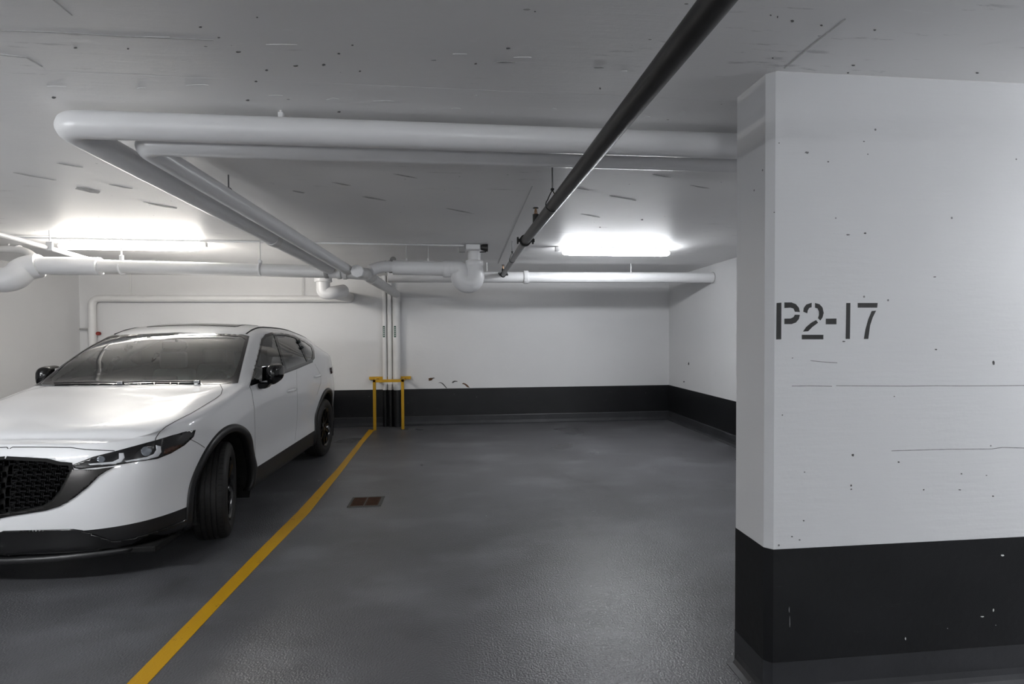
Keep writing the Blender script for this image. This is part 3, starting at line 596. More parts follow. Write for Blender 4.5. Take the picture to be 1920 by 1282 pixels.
# stations: plan outline (x, s); rows: sill ... shoulder wrap round the nose; upper rows cross the bonnet, screen and roof
ST = [(0, 0), (.25, .010), (.50, .05), (.66, .125), (.77, .24), (.845, .40), (.885, .60), (.905, .92), (.915, 1.28), (.917, 1.55), (.918, 1.8), (.918, 2.1), (.918, 2.4), (.917, 3.0), (.912, 3.62), (.885, 4.0), (.84, 4.28), (.74, 4.45), (.5, 4.55), (0, 4.575)]
NJ = len(ST)
def tab(*kv):   # piecewise value over s
    def f(s):
        if s <= kv[0][0]: return kv[0][1]
        for (a, va), (b, vb) in zip(kv, kv[1:]):
            if s <= b: u = (s-a)/(b-a); return va+(vb-va)*u
        return kv[-1][1]
    return f
low = [ # inset of half width, push back at the nose, height over s
    (tab((0, .10), (5, .12)), .13, tab((0, .20), (.6, .20), (4.2, .20), (4.6, .30))),
    (tab((0, .02), (.9, .035), (5, .035)), .035, tab((0, .27), (.6, .24), (4.2, .24), (4.6, .34))),
    (tab((0, .0), (.9, .012), (5, .012)), .012, tab((0, .385), (.6, .40), (1.2, .405), (4.2, .42), (4.6, .44))),
    (tab((0, .0), (.9, .020), (2.2, .030), (3.2, .022), (5, .02)), .0, tab((0, .52), (.6, .54), (4.6, .56))),
    (tab((0, -.004), (.6, .0), (.92, -.012), (1.5, .004), (2.2, .010), (3.1, .004), (3.62, -.012), (4.1, .0)), .012, tab((0, .66), (.6, .73), (1.2, .75), (4.6, .80))),
    (tab((0, .006), (.9, .010), (1.5, .012), (3.2, .014), (4, .02)), .040, tab((0, .80), (.24, .83), (.6, .91), (1.2, .95), (2.4, 1.0), (3.6, 1.06), (4.6, .95))),
    (tab((0, .02), (.6, .030), (.92, .040), (1.28, .045), (3.6, .045), (4.3, .05)), .085, tab((0, .895), (.125, .905), (.24, .925), (.40, .955), (.60, .985), (.92, 1.04), (1.28, 1.115), (1.55, 1.14), (1.8, 1.155), (2.4, 1.192), (3.0, 1.228), (3.62, 1.255), (4.0, 1.255), (4.28, 1.23), (4.45, 1.14), (4.6, 1.0))),
]
# upper rows at given s: r7..r11 (x, z)
UP = {
    .24: [(.735, .938), (.62, .957), (.50, .964), (.26, .960), (0, .958)],
    .40: [(.775, .985), (.66, 1.004), (.52, 1.009), (.27, .999), (0, .997)],
    .60: [(.795, 1.016), (.68, 1.043), (.54, 1.048), (.28, 1.037), (0, 1.036)],
    .92: [(.80, 1.063), (.70, 1.092), (.56, 1.100), (.30, 1.092), (0, 1.092)],
    1.28: [(.825, 1.135), (.780, 1.150), (.735, 1.152), (.38, 1.158), (0, 1.165)],
    1.55: [(.808, 1.235), (.752, 1.318), (.700, 1.334), (.38, 1.354), (0, 1.362)],
    1.8: [(.790, 1.31), (.708, 1.458), (.652, 1.484), (.36, 1.513), (0, 1.522)],
    2.1: [(.775, 1.375), (.662, 1.572), (.585, 1.606), (.33, 1.632), (0, 1.640)],
    2.4: [(.770, 1.40), (.650, 1.598), (.575, 1.640), (.32, 1.668), (0, 1.676)],
    3.0: [(.768, 1.41), (.645, 1.578), (.57, 1.622), (.31, 1.654), (0, 1.662)],
    3.62: [(.765, 1.385), (.648, 1.495), (.57, 1.552), (.30, 1.590), (0, 1.60)],
    4.0: [(.745, 1.35), (.64, 1.43), (.56, 1.492), (.30, 1.54), (0, 1.55)],
    4.28: [(.70, 1.29), (.60, 1.35), (.52, 1.405), (.28, 1.45), (0, 1.46)],
    4.45: [(.63, 1.18), (.55, 1.21), (.48, 1.25), (.26, 1.27), (0, 1.275)],
    4.55: [(.42, 1.06), (.36, 1.07), (.30, 1.08), (.16, 1.085), (0, 1.09)],
}
NET = []
for j, (x, s) in enumerate(ST):
    col = []
    for ins, push, zf in low:
        k = max(0, 1-s/.6)**1.5
        if x == 0: xx = 0
        else: xx = max(0, x - ins(s)*min(1, x/.5))
        ss = s + push*k - (0 if s < 4 else 0)
        col.append((xx, ss, zf(s)))
    sh = col[-1]
    if s in UP: col += [(a, s, b) for a, b in UP[s]]
    elif s < .2:
        f = [.88, .74, .58, .30, 0]
        zc_ = .902+.15*s+sh[1]*.12
        for q in f: col.append((sh[0]*q, sh[1]+(1-q)*.004*(1 if x else 0), sh[2]+(.014 if x else 0)*(1-q*q)+(0 if x == 0 else .0)))
    else:
        for q in (.8, .6, .4, .2, 0): col.append((0, s, sh[2]))
    NET.append(col)
NR = len(NET[0])
def pchip(vals, n):
    m = len(vals); d = [vals[i+1]-vals[i] for i in range(m-1)]; g = [0]*m
    for i in range(1, m-1):
        a, b = d[i-1], d[i]; g[i] = 0 if a*b <= 0 else 2*a*b/(a+b)*.55+.45*(min(abs((a+b)/2), 2*min(abs(a), abs(b)))*(1 if a > 0 else -1))
    g[0], g[-1] = d[0], d[-1]
    out = []
    for i in range(m-1):
        for k in range(n):
            u = k/n; h0 = 2*u**3-3*u*u+1; h1 = u**3-2*u*u+u; h2 = -2*u**3+3*u*u; h3 = u**3-u*u
            out.append(h0*vals[i]+h1*g[i]+h2*vals[i+1]+h3*g[i+1])
    out.append(vals[-1]); return out
KR, KJ = 8, 14
cols = [list(zip(*[pchip([c[r][q] for r in range(NR)], KR) for q in range(3)])) for c in NET]
NRD = len(cols[0])
rows = [list(zip(*[pchip([cols[j][r][q] for j in range(NJ)], KJ) for q in range(3)])) for r in range(NRD)]
NJD = len(rows[0])
P = [[Vector((max(0, rows[r][j][0]), rows[r][j][1]-.92, rows[r][j][2])) for j in range(NJD)] for r in range(NRD)]
# gentle relaxation of the interpolated skin (outline rows kept)
for it in range(9):
    Q = [[p.copy() for p in r] for r in P]
    for r in range(1, NRD-1):
        for j in range(1, NJD-1):
            a = (P[r-1][j]+P[r+1][j]+P[r][j-1]+P[r][j+1])/4
            Q[r][j] = P[r][j].lerp(a, .35)
    for j in range(1, NJD-1): Q[NRD-1][j] = P[NRD-1][j].lerp((P[NRD-1][j-1]+P[NRD-1][j+1])/2, .3)
    P = Q
hv, hf = [], []; idx = {}
for r in range(NRD):
    for j in range(NJD): idx[r, j] = len(hv); hv.append(P[r][j])
for r in range(NRD-1):
    for j in range(NJD-1): hf.append((idx[r, j], idx[r, j+1], idx[r+1, j+1], idx[r+1, j]))
BV = BVHTree.FromPolygons(hv, hf)
def hit(px, py):
    h = BV.ray_cast(EYEC, rayc(px, py))
    if h[0] is None: return None
    n = h[1]
    if n.dot(EYEC-h[0]) < 0: n = -n
    return h[0], n
def side_x(y, z):
    h = BV.ray_cast(Vector((2, y, z)), Vector((-1, 0, 0))); return h[0].x if h[0] is not None else None
def top_hit(x, y):
    h = BV.ray_cast(Vector((x, y, 3)), Vector((0, 0, -1)))
    if h[0] is None: return None
    n = h[1] if h[1].z > 0 else -h[1]
    return h[0], n
def inpoly(p, poly):
    x, y = p[0], p[1]; c = False; n = len(poly)
    for i in range(n):
        (x0, y0), (x1, y1) = poly[i], poly[i-1]
        if (y0 > y) != (y1 > y) and x < (x1-x0)*(y-y0)/(y1-y0)+x0: c = not c
    return c
def dens(poly, step):
    out = []
    for (a, b) in zip(poly, poly[1:]+poly[:1]):
        L = math.dist(a, b); n = max(1, int(L/step))
        out += [(a[0]+(b[0]-a[0])*k/n, a[1]+(b[1]-a[1])*k/n) for k in range(n)]
    return out
def smooth_poly(poly, it=2):
    for _ in range(it):
        out = []
        for a, b in zip(poly, poly[1:]+poly[:1]):
            out += [(a[0]*.75+b[0]*.25, a[1]*.75+b[1]*.25), (a[0]*.25+b[0]*.75, a[1]*.25+b[1]*.75)]
        poly = out
    return poly
def fill2d(poly, step, holes=()):
    b = dens(poly, step); n = len(b); ed = [(i, (i+1) % n) for i in range(n)]; pts = list(b)
    for hpoly in holes:
        hb = dens(hpoly, step); m0 = len(pts); ed += [(m0+i, m0+(i+1) % len(hb)) for i in range(len(hb))]; pts += hb
    xs = [p[0] for p in b]; ys = [p[1] for p in b]; y = min(ys)+step*.5; row = 0
    while y < max(ys):
        x = min(xs)+step*(.5 if row % 2 else .25)
        while x < max(xs):
            if inpoly((x, y), poly) and not any(inpoly((x, y), hq) for hq in holes): pts.append((x, y))
            x += step
        y += step; row += 1
    vo, eo, fo, *_ = delaunay_2d_cdt([Vector(p) for p in pts], ed, [], 0, 1e-5)
    fs = []
    for f in fo:
        c = sum((vo[i] for i in f), Vector((0, 0)))/len(f)
        if inpoly(c, poly) and not any(inpoly(c, hq) for hq in holes): fs.append(tuple(f))
    return vo, fs
def mesh_from(name, verts, faces, mat, parent, sides=(1, -1), thick=0, smooth=True):
    outs = []
    for sd in sides:
        me = bpy.data.meshes.new(name)
        me.from_pydata([(v[0]*sd, v[1], v[2]) for v in verts], [], [f if sd > 0 else f[::-1] for f in faces]); me.materials.append(MATS[mat])
        for p in me.polygons: p.use_smooth = smooth
        o = bpy.data.objects.new(name, me); COL.objects.link(o); o.parent = parent[sd] if isinstance(parent, dict) else parent
        if thick:
            m = o.modifiers.new('t', 'SOLIDIFY'); m.thickness = thick; m.offset = -1
        outs.append(o)
    return outs
def orient(verts, faces, normals):
    out = []
    for f in faces:
        a, b, c = (Vector(verts[i]) for i in f[:3]); n = (b-a).cross(c-a)
        out.append(f if n.dot(normals[f[0]]) >= 0 else f[::-1])
    return out
def panel(name, poly, mat, parent, off=.003, step=5, holes=(), sides=(1, -1), thick=.004, joined=False, rnd=0):
    if rnd: poly = smooth_poly(poly, rnd)
    vo, fs = fill2d(poly, step, holes); vv, nn, ok = [], [], []
    for p in vo:
        h = hit(p[0], p[1])
        if h is None:
            loc, n, *_ = BV.find_nearest(EYEC+rayc(*p)*((EYEC-w2c(CO)).length)); vv.append(loc); nn.append(Vector((0, -1, 0))); ok.append(False)
        else:
            q = h[0]+h[1]*off
            vv.append(q); nn.append(h[1]); ok.append(True)
    fs = [f for f in fs if all(ok[i] for i in f)]
    fs = [f for f in fs if max((vv[f[i]]-vv[f[i-1]]).length for i in range(len(f))) < .22]
    fs = orient(vv, fs, nn)
    if joined:   # crosses the centre line: one mesh made of both halves
        for i in range(len(vv)):
            if vv[i].x < .012: vv[i] = Vector((0, vv[i].y, vv[i].z))
        n0 = len(vv); vv = vv+[Vector((-v.x, v.y, v.z)) for v in vv]; fs = fs+[tuple(i+n0 for i in f)[::-1] for f in fs]; sides = (1,)
    o = mesh_from(name, vv, fs, mat, parent, sides, thick)
    if joined:
        b_ = bmesh.new(); b_.from_mesh(o[0].data); bmesh.ops.remove_doubles(b_, verts=b_.verts, dist=.0004); b_.to_mesh(o[0].data); b_.free()
    return o
def strip(name, pxs, mat, parent, width=.006, off=.0012, sides=(1, -1), step=6):
    line = []
    for a, b in zip(pxs, pxs[1:]):
        n = max(1, int(math.dist(a, b)/step)); line += [(a[0]+(b[0]-a[0])*k/n, a[1]+(b[1]-a[1])*k/n) for k in range(n)]
    line.append(pxs[-1]); hs = [hit(*p) for p in line]; hs = [h for h in hs if h]
    vv, fs, nn = [], [], []
    for i, (p, n) in enumerate(hs):
        t_ = (hs[min(i+1, len(hs)-1)][0]-hs[max(i-1, 0)][0]).normalized(); s_ = t_.cross(n).normalized()*width/2
        vv += [p+s_+n*off, p-s_+n*off]; nn += [n, n]
    fs = [(2*i, 2*i+1, 2*i+3, 2*i+2) for i in range(len(hs)-1)]
    return mesh_from(name, vv, orient(vv, fs, nn), mat, parent, sides, 0)
def cpx(p): return proj(c2w(p))
def topz(x, s): h = top_hit(x, s-.92); return h[0].z
# outlines measured on the photograph, in pixels
A3 = lambda pts: [(x/4, 800+y/4) for x, y in pts]
A2 = lambda pts: [(330+x/5.333, 580+y/5.333) for x, y in pts]
cB = cpx(Vector((0, 1.245-.92, topz(.002, 1.245)))); cT = cpx(Vector((0, 1.93-.92, topz(.002, 1.93))))
WS = [cB, (330, 721.4), (405, 720.3), (446, 718.5), (454, 685), (461.3, 655), (467.5, 630.5), (456, 627.5), (420, 626.2), (386, 625.6), cT]
cBi = cpx(Vector((0, 1.275-.92, topz(.002, 1.275)))); cTi = cpx(Vector((0, 1.895-.92, topz(.002, 1.895))))
WI = [cBi, (330, 712.5), (400, 712), (426, 710.5), (438, 705), (450, 673.8), (459.5, 636), (452, 631), (420, 629.6), (386, 629), cTi]
DLO = A2([(738, 752), (790, 560), (830, 400), (850, 300), (890, 250), (960, 228), (1050, 232), (1180, 262), (1290, 310), (1360, 358), (1382, 420), (1385, 490), (1365, 515), (1200, 585), (1090, 625), (900, 695)])
W1 = A2([(768, 715), (800, 575), (845, 420), (868, 320), (905, 272), (975, 252), (1030, 430), (1082, 605), (900, 675)])
W2 = A2([(1005, 256), (1090, 264), (1195, 288), (1250, 400), (1305, 522), (1105, 598), (1058, 450)])
W3 = A2([(1222, 296), (1290, 330), (1348, 374), (1366, 430), (1358, 492), (1322, 516), (1268, 395)])
HL = A3([(545, 285), (700, 225), (870, 182), (1170, 100), (1300, 60), (1465, 22), (1450, 75), (1380, 140), (1280, 200), (1180, 240), (1000, 265), (850, 292), (600, 318), (560, 310)])
GRc = -60
GR = [(GRc, 862)]+A3([(0, 248), (350, 250), (450, 275), (530, 280), (540, 330), (505, 400), (460, 490), (400, 560), (330, 600), (200, 630), (0, 655)])+[(GRc, 965)]
def clipc(poly, z0, z1):   # replace points left of the car's centre by points on the centre line
    out = []
    for p in poly:
        h = hit(*p)
        out.append(p if (h and h[0].x > .004) else None)
    return out
def centre_px(z):
    h = BV.ray_cast(Vector((.004, -3, z)), Vector((0, 1, 0))); return cpx(h[0])
GR = [centre_px(.835)] + [p for p in GR if hit(*p) is not None and p[0] > centre_px(.7)[0]+8] + [centre_px(.50)]
WG = A3([(545, 320), (720, 318), (868, 298), (800, 330), (740, 370), (660, 450), (560, 530), (450, 595), (350, 625), (0, 680)])+[centre_px(.480), centre_px(.505)]+A3([(0, 652), (200, 627), (330, 597), (400, 557), (455, 490), (502, 400), (535, 338)])
LBt = [centre_px(.405)]+A3([(0, 780), (550, 765), (620, 775), (740, 815), (840, 852), (900, 850), (1000, 830), (1200, 770), (1400, 690), (1435, 668), (1440, 720), (1300, 850), (1100, 905), (800, 945), (400, 962), (0, 975)])+[centre_px(.262)]
GRd = [(GR[0][0]-14, GR[0][1])]+GR[1:-1]+[(GR[-1][0]-14, GR[-1][1])]
# body skin, with the openings left out
WR_ = .363; AX = {0: (0.0, WR_), 1: (2.70, WR_)}
drop = set(); gl_w, gl_s, gl_p = [], [], []
for k, f in enumerate(hf):
    c = (hv[f[0]]+hv[f[1]]+hv[f[2]]+hv[f[3]])/4
    if c.x > .45:
        if any(math.hypot(c.y-ay, c.z-az) < .472 for ay, az in AX.values()): drop.add(k); continue
    pp = cpx(c); n = (hv[f[1]]-hv[f[0]]).cross(hv[f[3]]-hv[f[0]])
    y_ = c.y; pv4 = [cpx(hv[i]) for i in f]
    anyin = lambda poly: any(inpoly(q_, poly) for q_ in pv4)
    if .2 < y_ < 1.2 and c.z > 1.1 and c.x < .82 and anyin(WI): drop.add(k); gl_w.append(f)
    elif c.x > .55 and c.z > 1.1 and .35 < y_ < 3.2 and (anyin(W1) or anyin(W2) or anyin(W3)):
        drop.add(k); (gl_s if inpoly(pp, [(0, 500), (521, 500), (521, 625), (539, 705), (539, 800), (0, 800)]) else gl_p).append(f)
    elif y_ < -.6 and .45 < c.z < .9 and inpoly(pp, GRd): drop.add(k)
bm = bmesh.new(); bv_ = {}
for sd in (1, -1):
    for k, f in enumerate(hf):
        if k in drop: continue
        vs_l = []
        for i in f:
            p = hv[i]; key = (round(p.x*sd, 5), round(p.y, 5), round(p.z, 5))
            if key not in bv_: bv_[key] = bm.verts.new((p.x*sd, p.y, p.z))
            if bv_[key] not in vs_l: vs_l.append(bv_[key])
        if len(vs_l) < 3: continue
        try: fc = bm.faces.new(vs_l if sd > 0 else vs_l[::-1])
        except ValueError: continue
        r = k//(NJD-1); fc.material_index = 1 if r < 2*KR else 0
body = obj('body', bm, ['car_paint_white', 'cladding_black', 'interior_dark'], car, True, 60)
body.data.flip_normals() if body.data.polygons[10].normal.dot(body.data.polygons[10].center-Vector((0, 1.4, .7))) < 0 else None
md = body.modifiers.new('shell', 'SOLIDIFY'); md.thickness = .022; md.offset = -1; md.material_offset = 2; md.material_offset_rim = 2; md.use_quality_normals = True
# floor pan and wheel housings
obj('floor_pan', bbox((-.78, -.75, .19), (.78, 3.5, .23), .01), 'liner_black', car)
for ay, az in AX.values():
    for sd in (1, -1):
        bm = bmesh.new(); A = [math.radians(a) for a in range(-25, 206, 11)]
        for a, b in zip(A, A[1:]):
            q = [bm.verts.new((x_*sd, ay+.455*math.cos(t_), az+.455*math.sin(t_))) for t_ in (a, b) for x_ in (.46, .88)]
            bm.faces.new((q[0], q[1], q[3], q[2]))
        bm.faces.new([bm.verts.new((.46*sd, ay+.455*math.cos(t_), az+.455*math.sin(t_))) for t_ in A])
        obj('wheel_housing', bm, 'liner_black', car, True, 40)
# arch cladding
for ai, (ay, az) in AX.items():
    A = [math.radians(a) for a in range(-18, 199, 4)]; vv, fs = [], []
    prof = ((.438, -.045), (.438, .0), (.444, .013), (.470, .016), (.498, .013), (.503, .003), (.503, -.006))
    keep = []
    for a in A:
        ring_ = []
        for rr, o_ in prof:
            y_, z_ = ay+rr*math.cos(a), max(.205, az+rr*math.sin(a)); x_ = None
            yq, zq = ay+.505*math.cos(a), max(.215, az+.505*math.sin(a))
            x_ = side_x(yq, zq) if ai == 1 or True else None
            xi = side_x(y_, z_) or x_
            ring_.append(Vector(((xi or .85)+o_, y_, z_)))
        keep.append(ring_)
    m = len(prof)
    for r_ in keep: vv += r_
    fs = [(i*m+k, i*m+k+1, (i+1)*m+k+1, (i+1)*m+k) for i in range(len(A)-1) for k in range(m-1)]
    mesh_from('arch_cladding', vv, fs, 'cladding_black', car, thick=.004)
# glazing
panel('windscreen_surround', WS, 'frit_black', car, .003, 5, [WI], joined=True, thick=0)
def skin(name, faces, mat, sides, join=False):
    ids = sorted({i for f in faces for i in f}); mp = {i: k for k, i in enumerate(ids)}
    vv = [hv[i] for i in ids]; fs = [tuple(mp[i] for i in f) for f in faces]
    if join:
        n0 = len(vv); vv = vv+[Vector((-v.x, v.y, v.z)) for v in vv]; fs = fs+[tuple(i+n0 for i in f)[::-1] for f in fs]
    os_ = mesh_from(name, vv, fs, mat, car, sides)
    for o in os_:
        b_ = bmesh.new(); b_.from_mesh(o.data); bmesh.ops.remove_doubles(b_, verts=b_.verts, dist=.0005); bmesh.ops.recalc_face_normals(b_, faces=b_.faces[:]); b_.to_mesh(o.data); b_.free()
    return os_
skin('windscreen', gl_w, 'windscreen_glass', (1,), True)
panel('window_surround', DLO, 'frit_black', car, .004, 3, [W1, W2, W3], thick=0)
skin('side_window', gl_s, 'side_glass', (1, -1)); skin('side_window', gl_p, 'privacy_glass', (1, -1))
# lamps
hl = panel('headlight', HL, 'lamp_dark', car, .004, 4, thick=.008)
HP = {1: hl[0], -1: hl[1]}
panel('daytime_strip', A3([(893, 198), (928, 196), (936, 232), (912, 262), (862, 279), (680, 288), (664, 277), (846, 262), (893, 240)]), 'lamp_white', HP, .0065, 3, thick=.003)
panel('daytime_strip', A3([(1166, 138), (1202, 146), (1207, 190), (1182, 224), (1102, 246), (952, 266), (932, 256), (1100, 226), (1150, 204), (1170, 172)]), 'lamp_white', HP, .0065, 3, thick=.003)
circ = lambda cx_, cy_, rx, ry, n=18: [(cx_+rx*math.cos(6.2832*k/n), cy_+ry*math.sin(6.2832*k/n)) for k in range(n)]
panel('projector_lens', circ(274, 846, 10, 9), 'lamp_lens', HP, .0065, 3, thick=.004)
panel('projector_lens', circ(190, 861, 8, 6), 'lamp_lens', HP, .0055, 3, thick=.003)
panel('reflector_bar', A3([(1100, 148), (1136, 145), (1136, 154), (1100, 158)]), 'chrome', HP, .0075, 3, thick=.002)
panel('side_marker', A3([(1236, 168), (1290, 148), (1370, 130), (1330, 160), (1260, 196), (1222, 204)]), 'amber', HP, .006, 3, thick=.002)
# grille, wing trim and lower bumper
vo, fs = fill2d(GR, 6)
vv = []
for p in vo:
    h = hit(*p); q = h[0] if h else BV.find_nearest(EYEC+rayc(*p)*3.6)[0]; vv.append(q+Vector((0, .055, 0)))
bk = mesh_from('grille_backing', vv+[Vector((-v.x, v.y, v.z)) for v in vv], [f for f in fs]+[tuple(i+len(vv) for i in f)[::-1] for f in fs], 'liner_black', car, (1,), 0, False)[0]
bm = bmesh.new()
for sd in (1, -1):   # stepped mesh of short bars
    for r_ in range(11):
        z_ = .515+r_*.0315
        for k in range(-1, 13):
            x_ = .012+k*.052+(r_ % 2)*.026
            if x_ < .0: continue
            h = BV.ray_cast(Vector((x_, -3, z_)), Vector((0, 1, 0)))
            if h[0] is None: continue
            if not (inpoly(cpx(h[0]+Vector((.022, 0, 0))), GR) and inpoly(cpx(h[0]-Vector((min(.02, x_), 0, 0))), GR)): continue
            c = h[0]; a_ = (c.x*sd-.018, c.y+.012, z_-.0045); b_ = (c.x*sd+.018, c.y+.045, z_+.0045); box(bm, a_, b_)
            for e_ in (-1, 1): box(bm, (c.x*sd+e_*.022-.003, c.y+.018, z_-.014), (c.x*sd+e_*.022+.003, c.y+.045, z_+.014))
gm = obj('grille_mesh', bm, 'gloss_black', car); gm['kind'] = 'stuff'
strip('grille_rim', GR, 'liner_black', car, .021, .003)
panel('wing_trim', WG, 'wing_dark', car, .010, 4, thick=.012)
panel('lower_bumper', LBt, 'gloss_black', car, .006, 6, thick=.008, joined=True)
# bumper lip under the nose
bm = bmesh.new(); pts = []
for k in range(-12, 13):
    x_ = k/12*.64; pts.append(Vector((x_, -.865+.17*abs(x_/.70)**2.4, .215)))
sweep(bm, pts, .022, 8); obj('chin_lip', bm, 'cladding_black', car, True)
# shut lines
strip('bonnet_seam', A2([(440, 748), (465, 800), (450, 850), (400, 890), (300, 950), (150, 1040), (0, 1115)])+[(311, 800), (300, 809), (292.5, 820), (291, 825)], 'seam_dark', car, .005)
strip('bonnet_seam', [(215, 845), (190, 844), (160, 842.5), (146, 840.8), (132.5, 838.8), (100, 838.3), (60, 838), (0, 838), centre_px(.885)], 'seam_dark', car, .0055)
strip('fender_seam', [(467.3, 722), (472.6, 737), (476.6, 766), (478, 806), (478, 848), (476.6, 881)], 'seam_dark', car, .005)
strip('door_seam', [(556, 694), (556.5, 720), (557.5, 750), (557, 785), (553, 825)], 'seam_dark', car, .004)
strip('bumper_seam', [(357.5, 823.8), (370, 830), (383.8, 838.8)], 'seam_dark', car, .004)
strip('door_seam', [(590, 682), (600, 700), (602, 716), (594, 740)], 'seam_dark', car, .004)
# window sill moulding
strip('sill_moulding', A2([(738, 758), (900, 702), (1090, 632), (1200, 592), (1365, 522)]), 'gloss_black', car, .016, .005)
# handles, fuel and small parts
for (yy, zz) in ((2.30-.92, .985), (3.22-.92, 1.055)):
    for sd in (1, -1):
        x_ = side_x(yy, zz); bm = bmesh.new()
        sweep(bm, [((x_+o_)*sd, yy+dy_, zz+.004*dy_) for dy_, o_ in ((-.10, .0), (-.085, .022), (-.04, .032), (.04, .034), (.085, .026), (.10, .0))], [.008, .013, .015, .015, .013, .008], 10)
        obj('door_handle', bm, 'car_paint_white', car, True)
# roof: sunroof, rails, fin
def roofpanel(name, poly, mat, off, thick=.004):
    vo, fs = fill2d(poly, .05); vv, nn = [], []
    for p in vo:
        h = top_hit(abs(p[0]), p[1]-.92); vv.append(Vector((p[0], h[0].y, h[0].z))+Vector((h[1].x*(1 if p[0] >= 0 else -1), h[1].y, h[1].z))*off); nn.append(Vector((0, 0, 1)))
    return mesh_from(name, vv, orient(vv, fs, nn), mat, car, (1,), thick)
roofpanel('sunroof', [(-.42, 2.16), (.42, 2.16), (.44, 2.20), (.44, 2.68), (.42, 2.72), (-.42, 2.72), (-.44, 2.68), (-.44, 2.20)], 'frit_black', .004)
for sd in (1, -1):
    bm = bmesh.new(); pts = []
    for k in range(15):
        s_ = 1.98+k*.15; h = top_hit(.605-.004*k, s_-.92); pts.append(h[0]+h[1]*.001)
    sweep(bm, [Vector((p.x*sd, p.y, p.z)) for p in pts], .009, 6); obj('roof_channel', bm, 'seam_dark', car, True)
bm = bmesh.new(); h0 = topz(.001, 3.75)
for sd_ in (0,):
    v0 = [bm.verts.new(p) for p in ((-.03, 2.74, h0+.004), (.03, 2.74, h0+.004), (.035, 2.96, h0-.03), (-.035, 2.96, h0-.03), (-.006, 2.90, h0+.062), (.006, 2.90, h0+.062), (.008, 2.95, h0+.05), (-.008, 2.95, h0+.05))]
    for f in ((0, 1, 5, 4), (1, 2, 6, 5), (2, 3, 7, 6), (3, 0, 4, 7), (4, 5, 6, 7)): bm.faces.new([v0[i] for i in f])
obj('antenna_fin', bm, 'car_paint_white', car)
# mirrors
def mirror(sd):   # folded back along the door
    mx, my, mz = .0, .0, .0
    FM = Matrix.Translation((.962*sd, 1.67-.92, 1.205)) @ Matrix.Rotation(math.radians(66)*sd, 4, 'Z')
    bm = bmesh.new(); bmesh.ops.create_uvsphere(bm, u_segments=20, v_segments=14, radius=1)
    for v_ in bm.verts:
        c = v_.co; f = lambda u, e: math.copysign(abs(u)**e, u)
        x_, y_, z_ = f(c.x, .55), f(c.y, .8), f(c.z, .62)
        x_ *= .108*(1-.10*(z_ < 0)*abs(z_)); z_ = z_*.088*(1-.16*(x_/.108)); y_ = y_*.075 if y_ < 0 else y_*.045
        z_ += .016*(x_/.108)
        v_.co = Vector(((mx+x_+.02)*sd, my+y_+.03*(x_/.108), mz+z_))
    bm.transform(FM); sh = obj('mirror_shell', bm, 'gloss_black', car, True)
    bm = bmesh.new()
    v0 = [((mx-.075)*sd, my-.03, mz-.07), ((mx+.03)*sd, my-.02, mz-.075), ((mx-.02)*sd, my, mz-.125), ((mx-.10)*sd, my-.01, mz-.13)]
    prism(bm, [Vector(p) for p in v0], (0, .075, 0)); bmesh.ops.bevel(bm, geom=bm.edges[:], offset=.008, segments=2, affect='EDGES'); bm.transform(Matrix.Translation((.965*sd, 1.55-.92, 1.205))); obj('mirror_foot', bm, 'gloss_black', car, True, 40)
    bm = bbox((-.092, .047, -.066), (.092, .052, .066), .002); bmesh.ops.translate(bm, verts=bm.verts, vec=((mx+.02)*sd, my+.004, mz)); bm.transform(FM); obj('mirror_glass', bm, 'chrome', sh)
for sd in (1, -1): mirror(sd)
# rear lamps
for sd in (1, -1):
    vv = []; ys = [3.98-.92+.0, 4.12-.92, 4.24-.92, 4.33-.92]
    ptsA = []
    for y_ in ys:
        for z_ in (1.02, 1.10):
            x_ = side_x(y_, z_); ptsA.append(Vector(((x_ if x_ else .8)+.012, y_, z_)))
    mesh_from('tail_lamp', ptsA, [(2*i, 2*i+2, 2*i+3, 2*i+1) for i in range(3)], 'red_lens', car, (sd,), .01)
# wipers
for x0, x1 in ((.50, -.12), (-.10, -.64)):
    bm = bmesh.new(); pts = []
    for k in range(9):
        x_ = x0+(x1-x0)*k/8; s_ = 1.262+.018*math.sin(k/8*math.pi)+.03*(x_/.7)**2; h = top_hit(abs(x_), s_-.92); pts.append(Vector((x_, h[0].y, h[0].z+.014)))
    sweep(bm, pts, [.010]+[.006]*8, 6); wp = obj('wiper', bm, 'cladding_black', car, True)
    p0 = pts[0]; obj('wiper_pivot', bbox((p0.x-.03, p0.y-.012, p0.z-.012), (p0.x+.015, p0.y+.012, p0.z+.012), .004), 'chrome', wp)
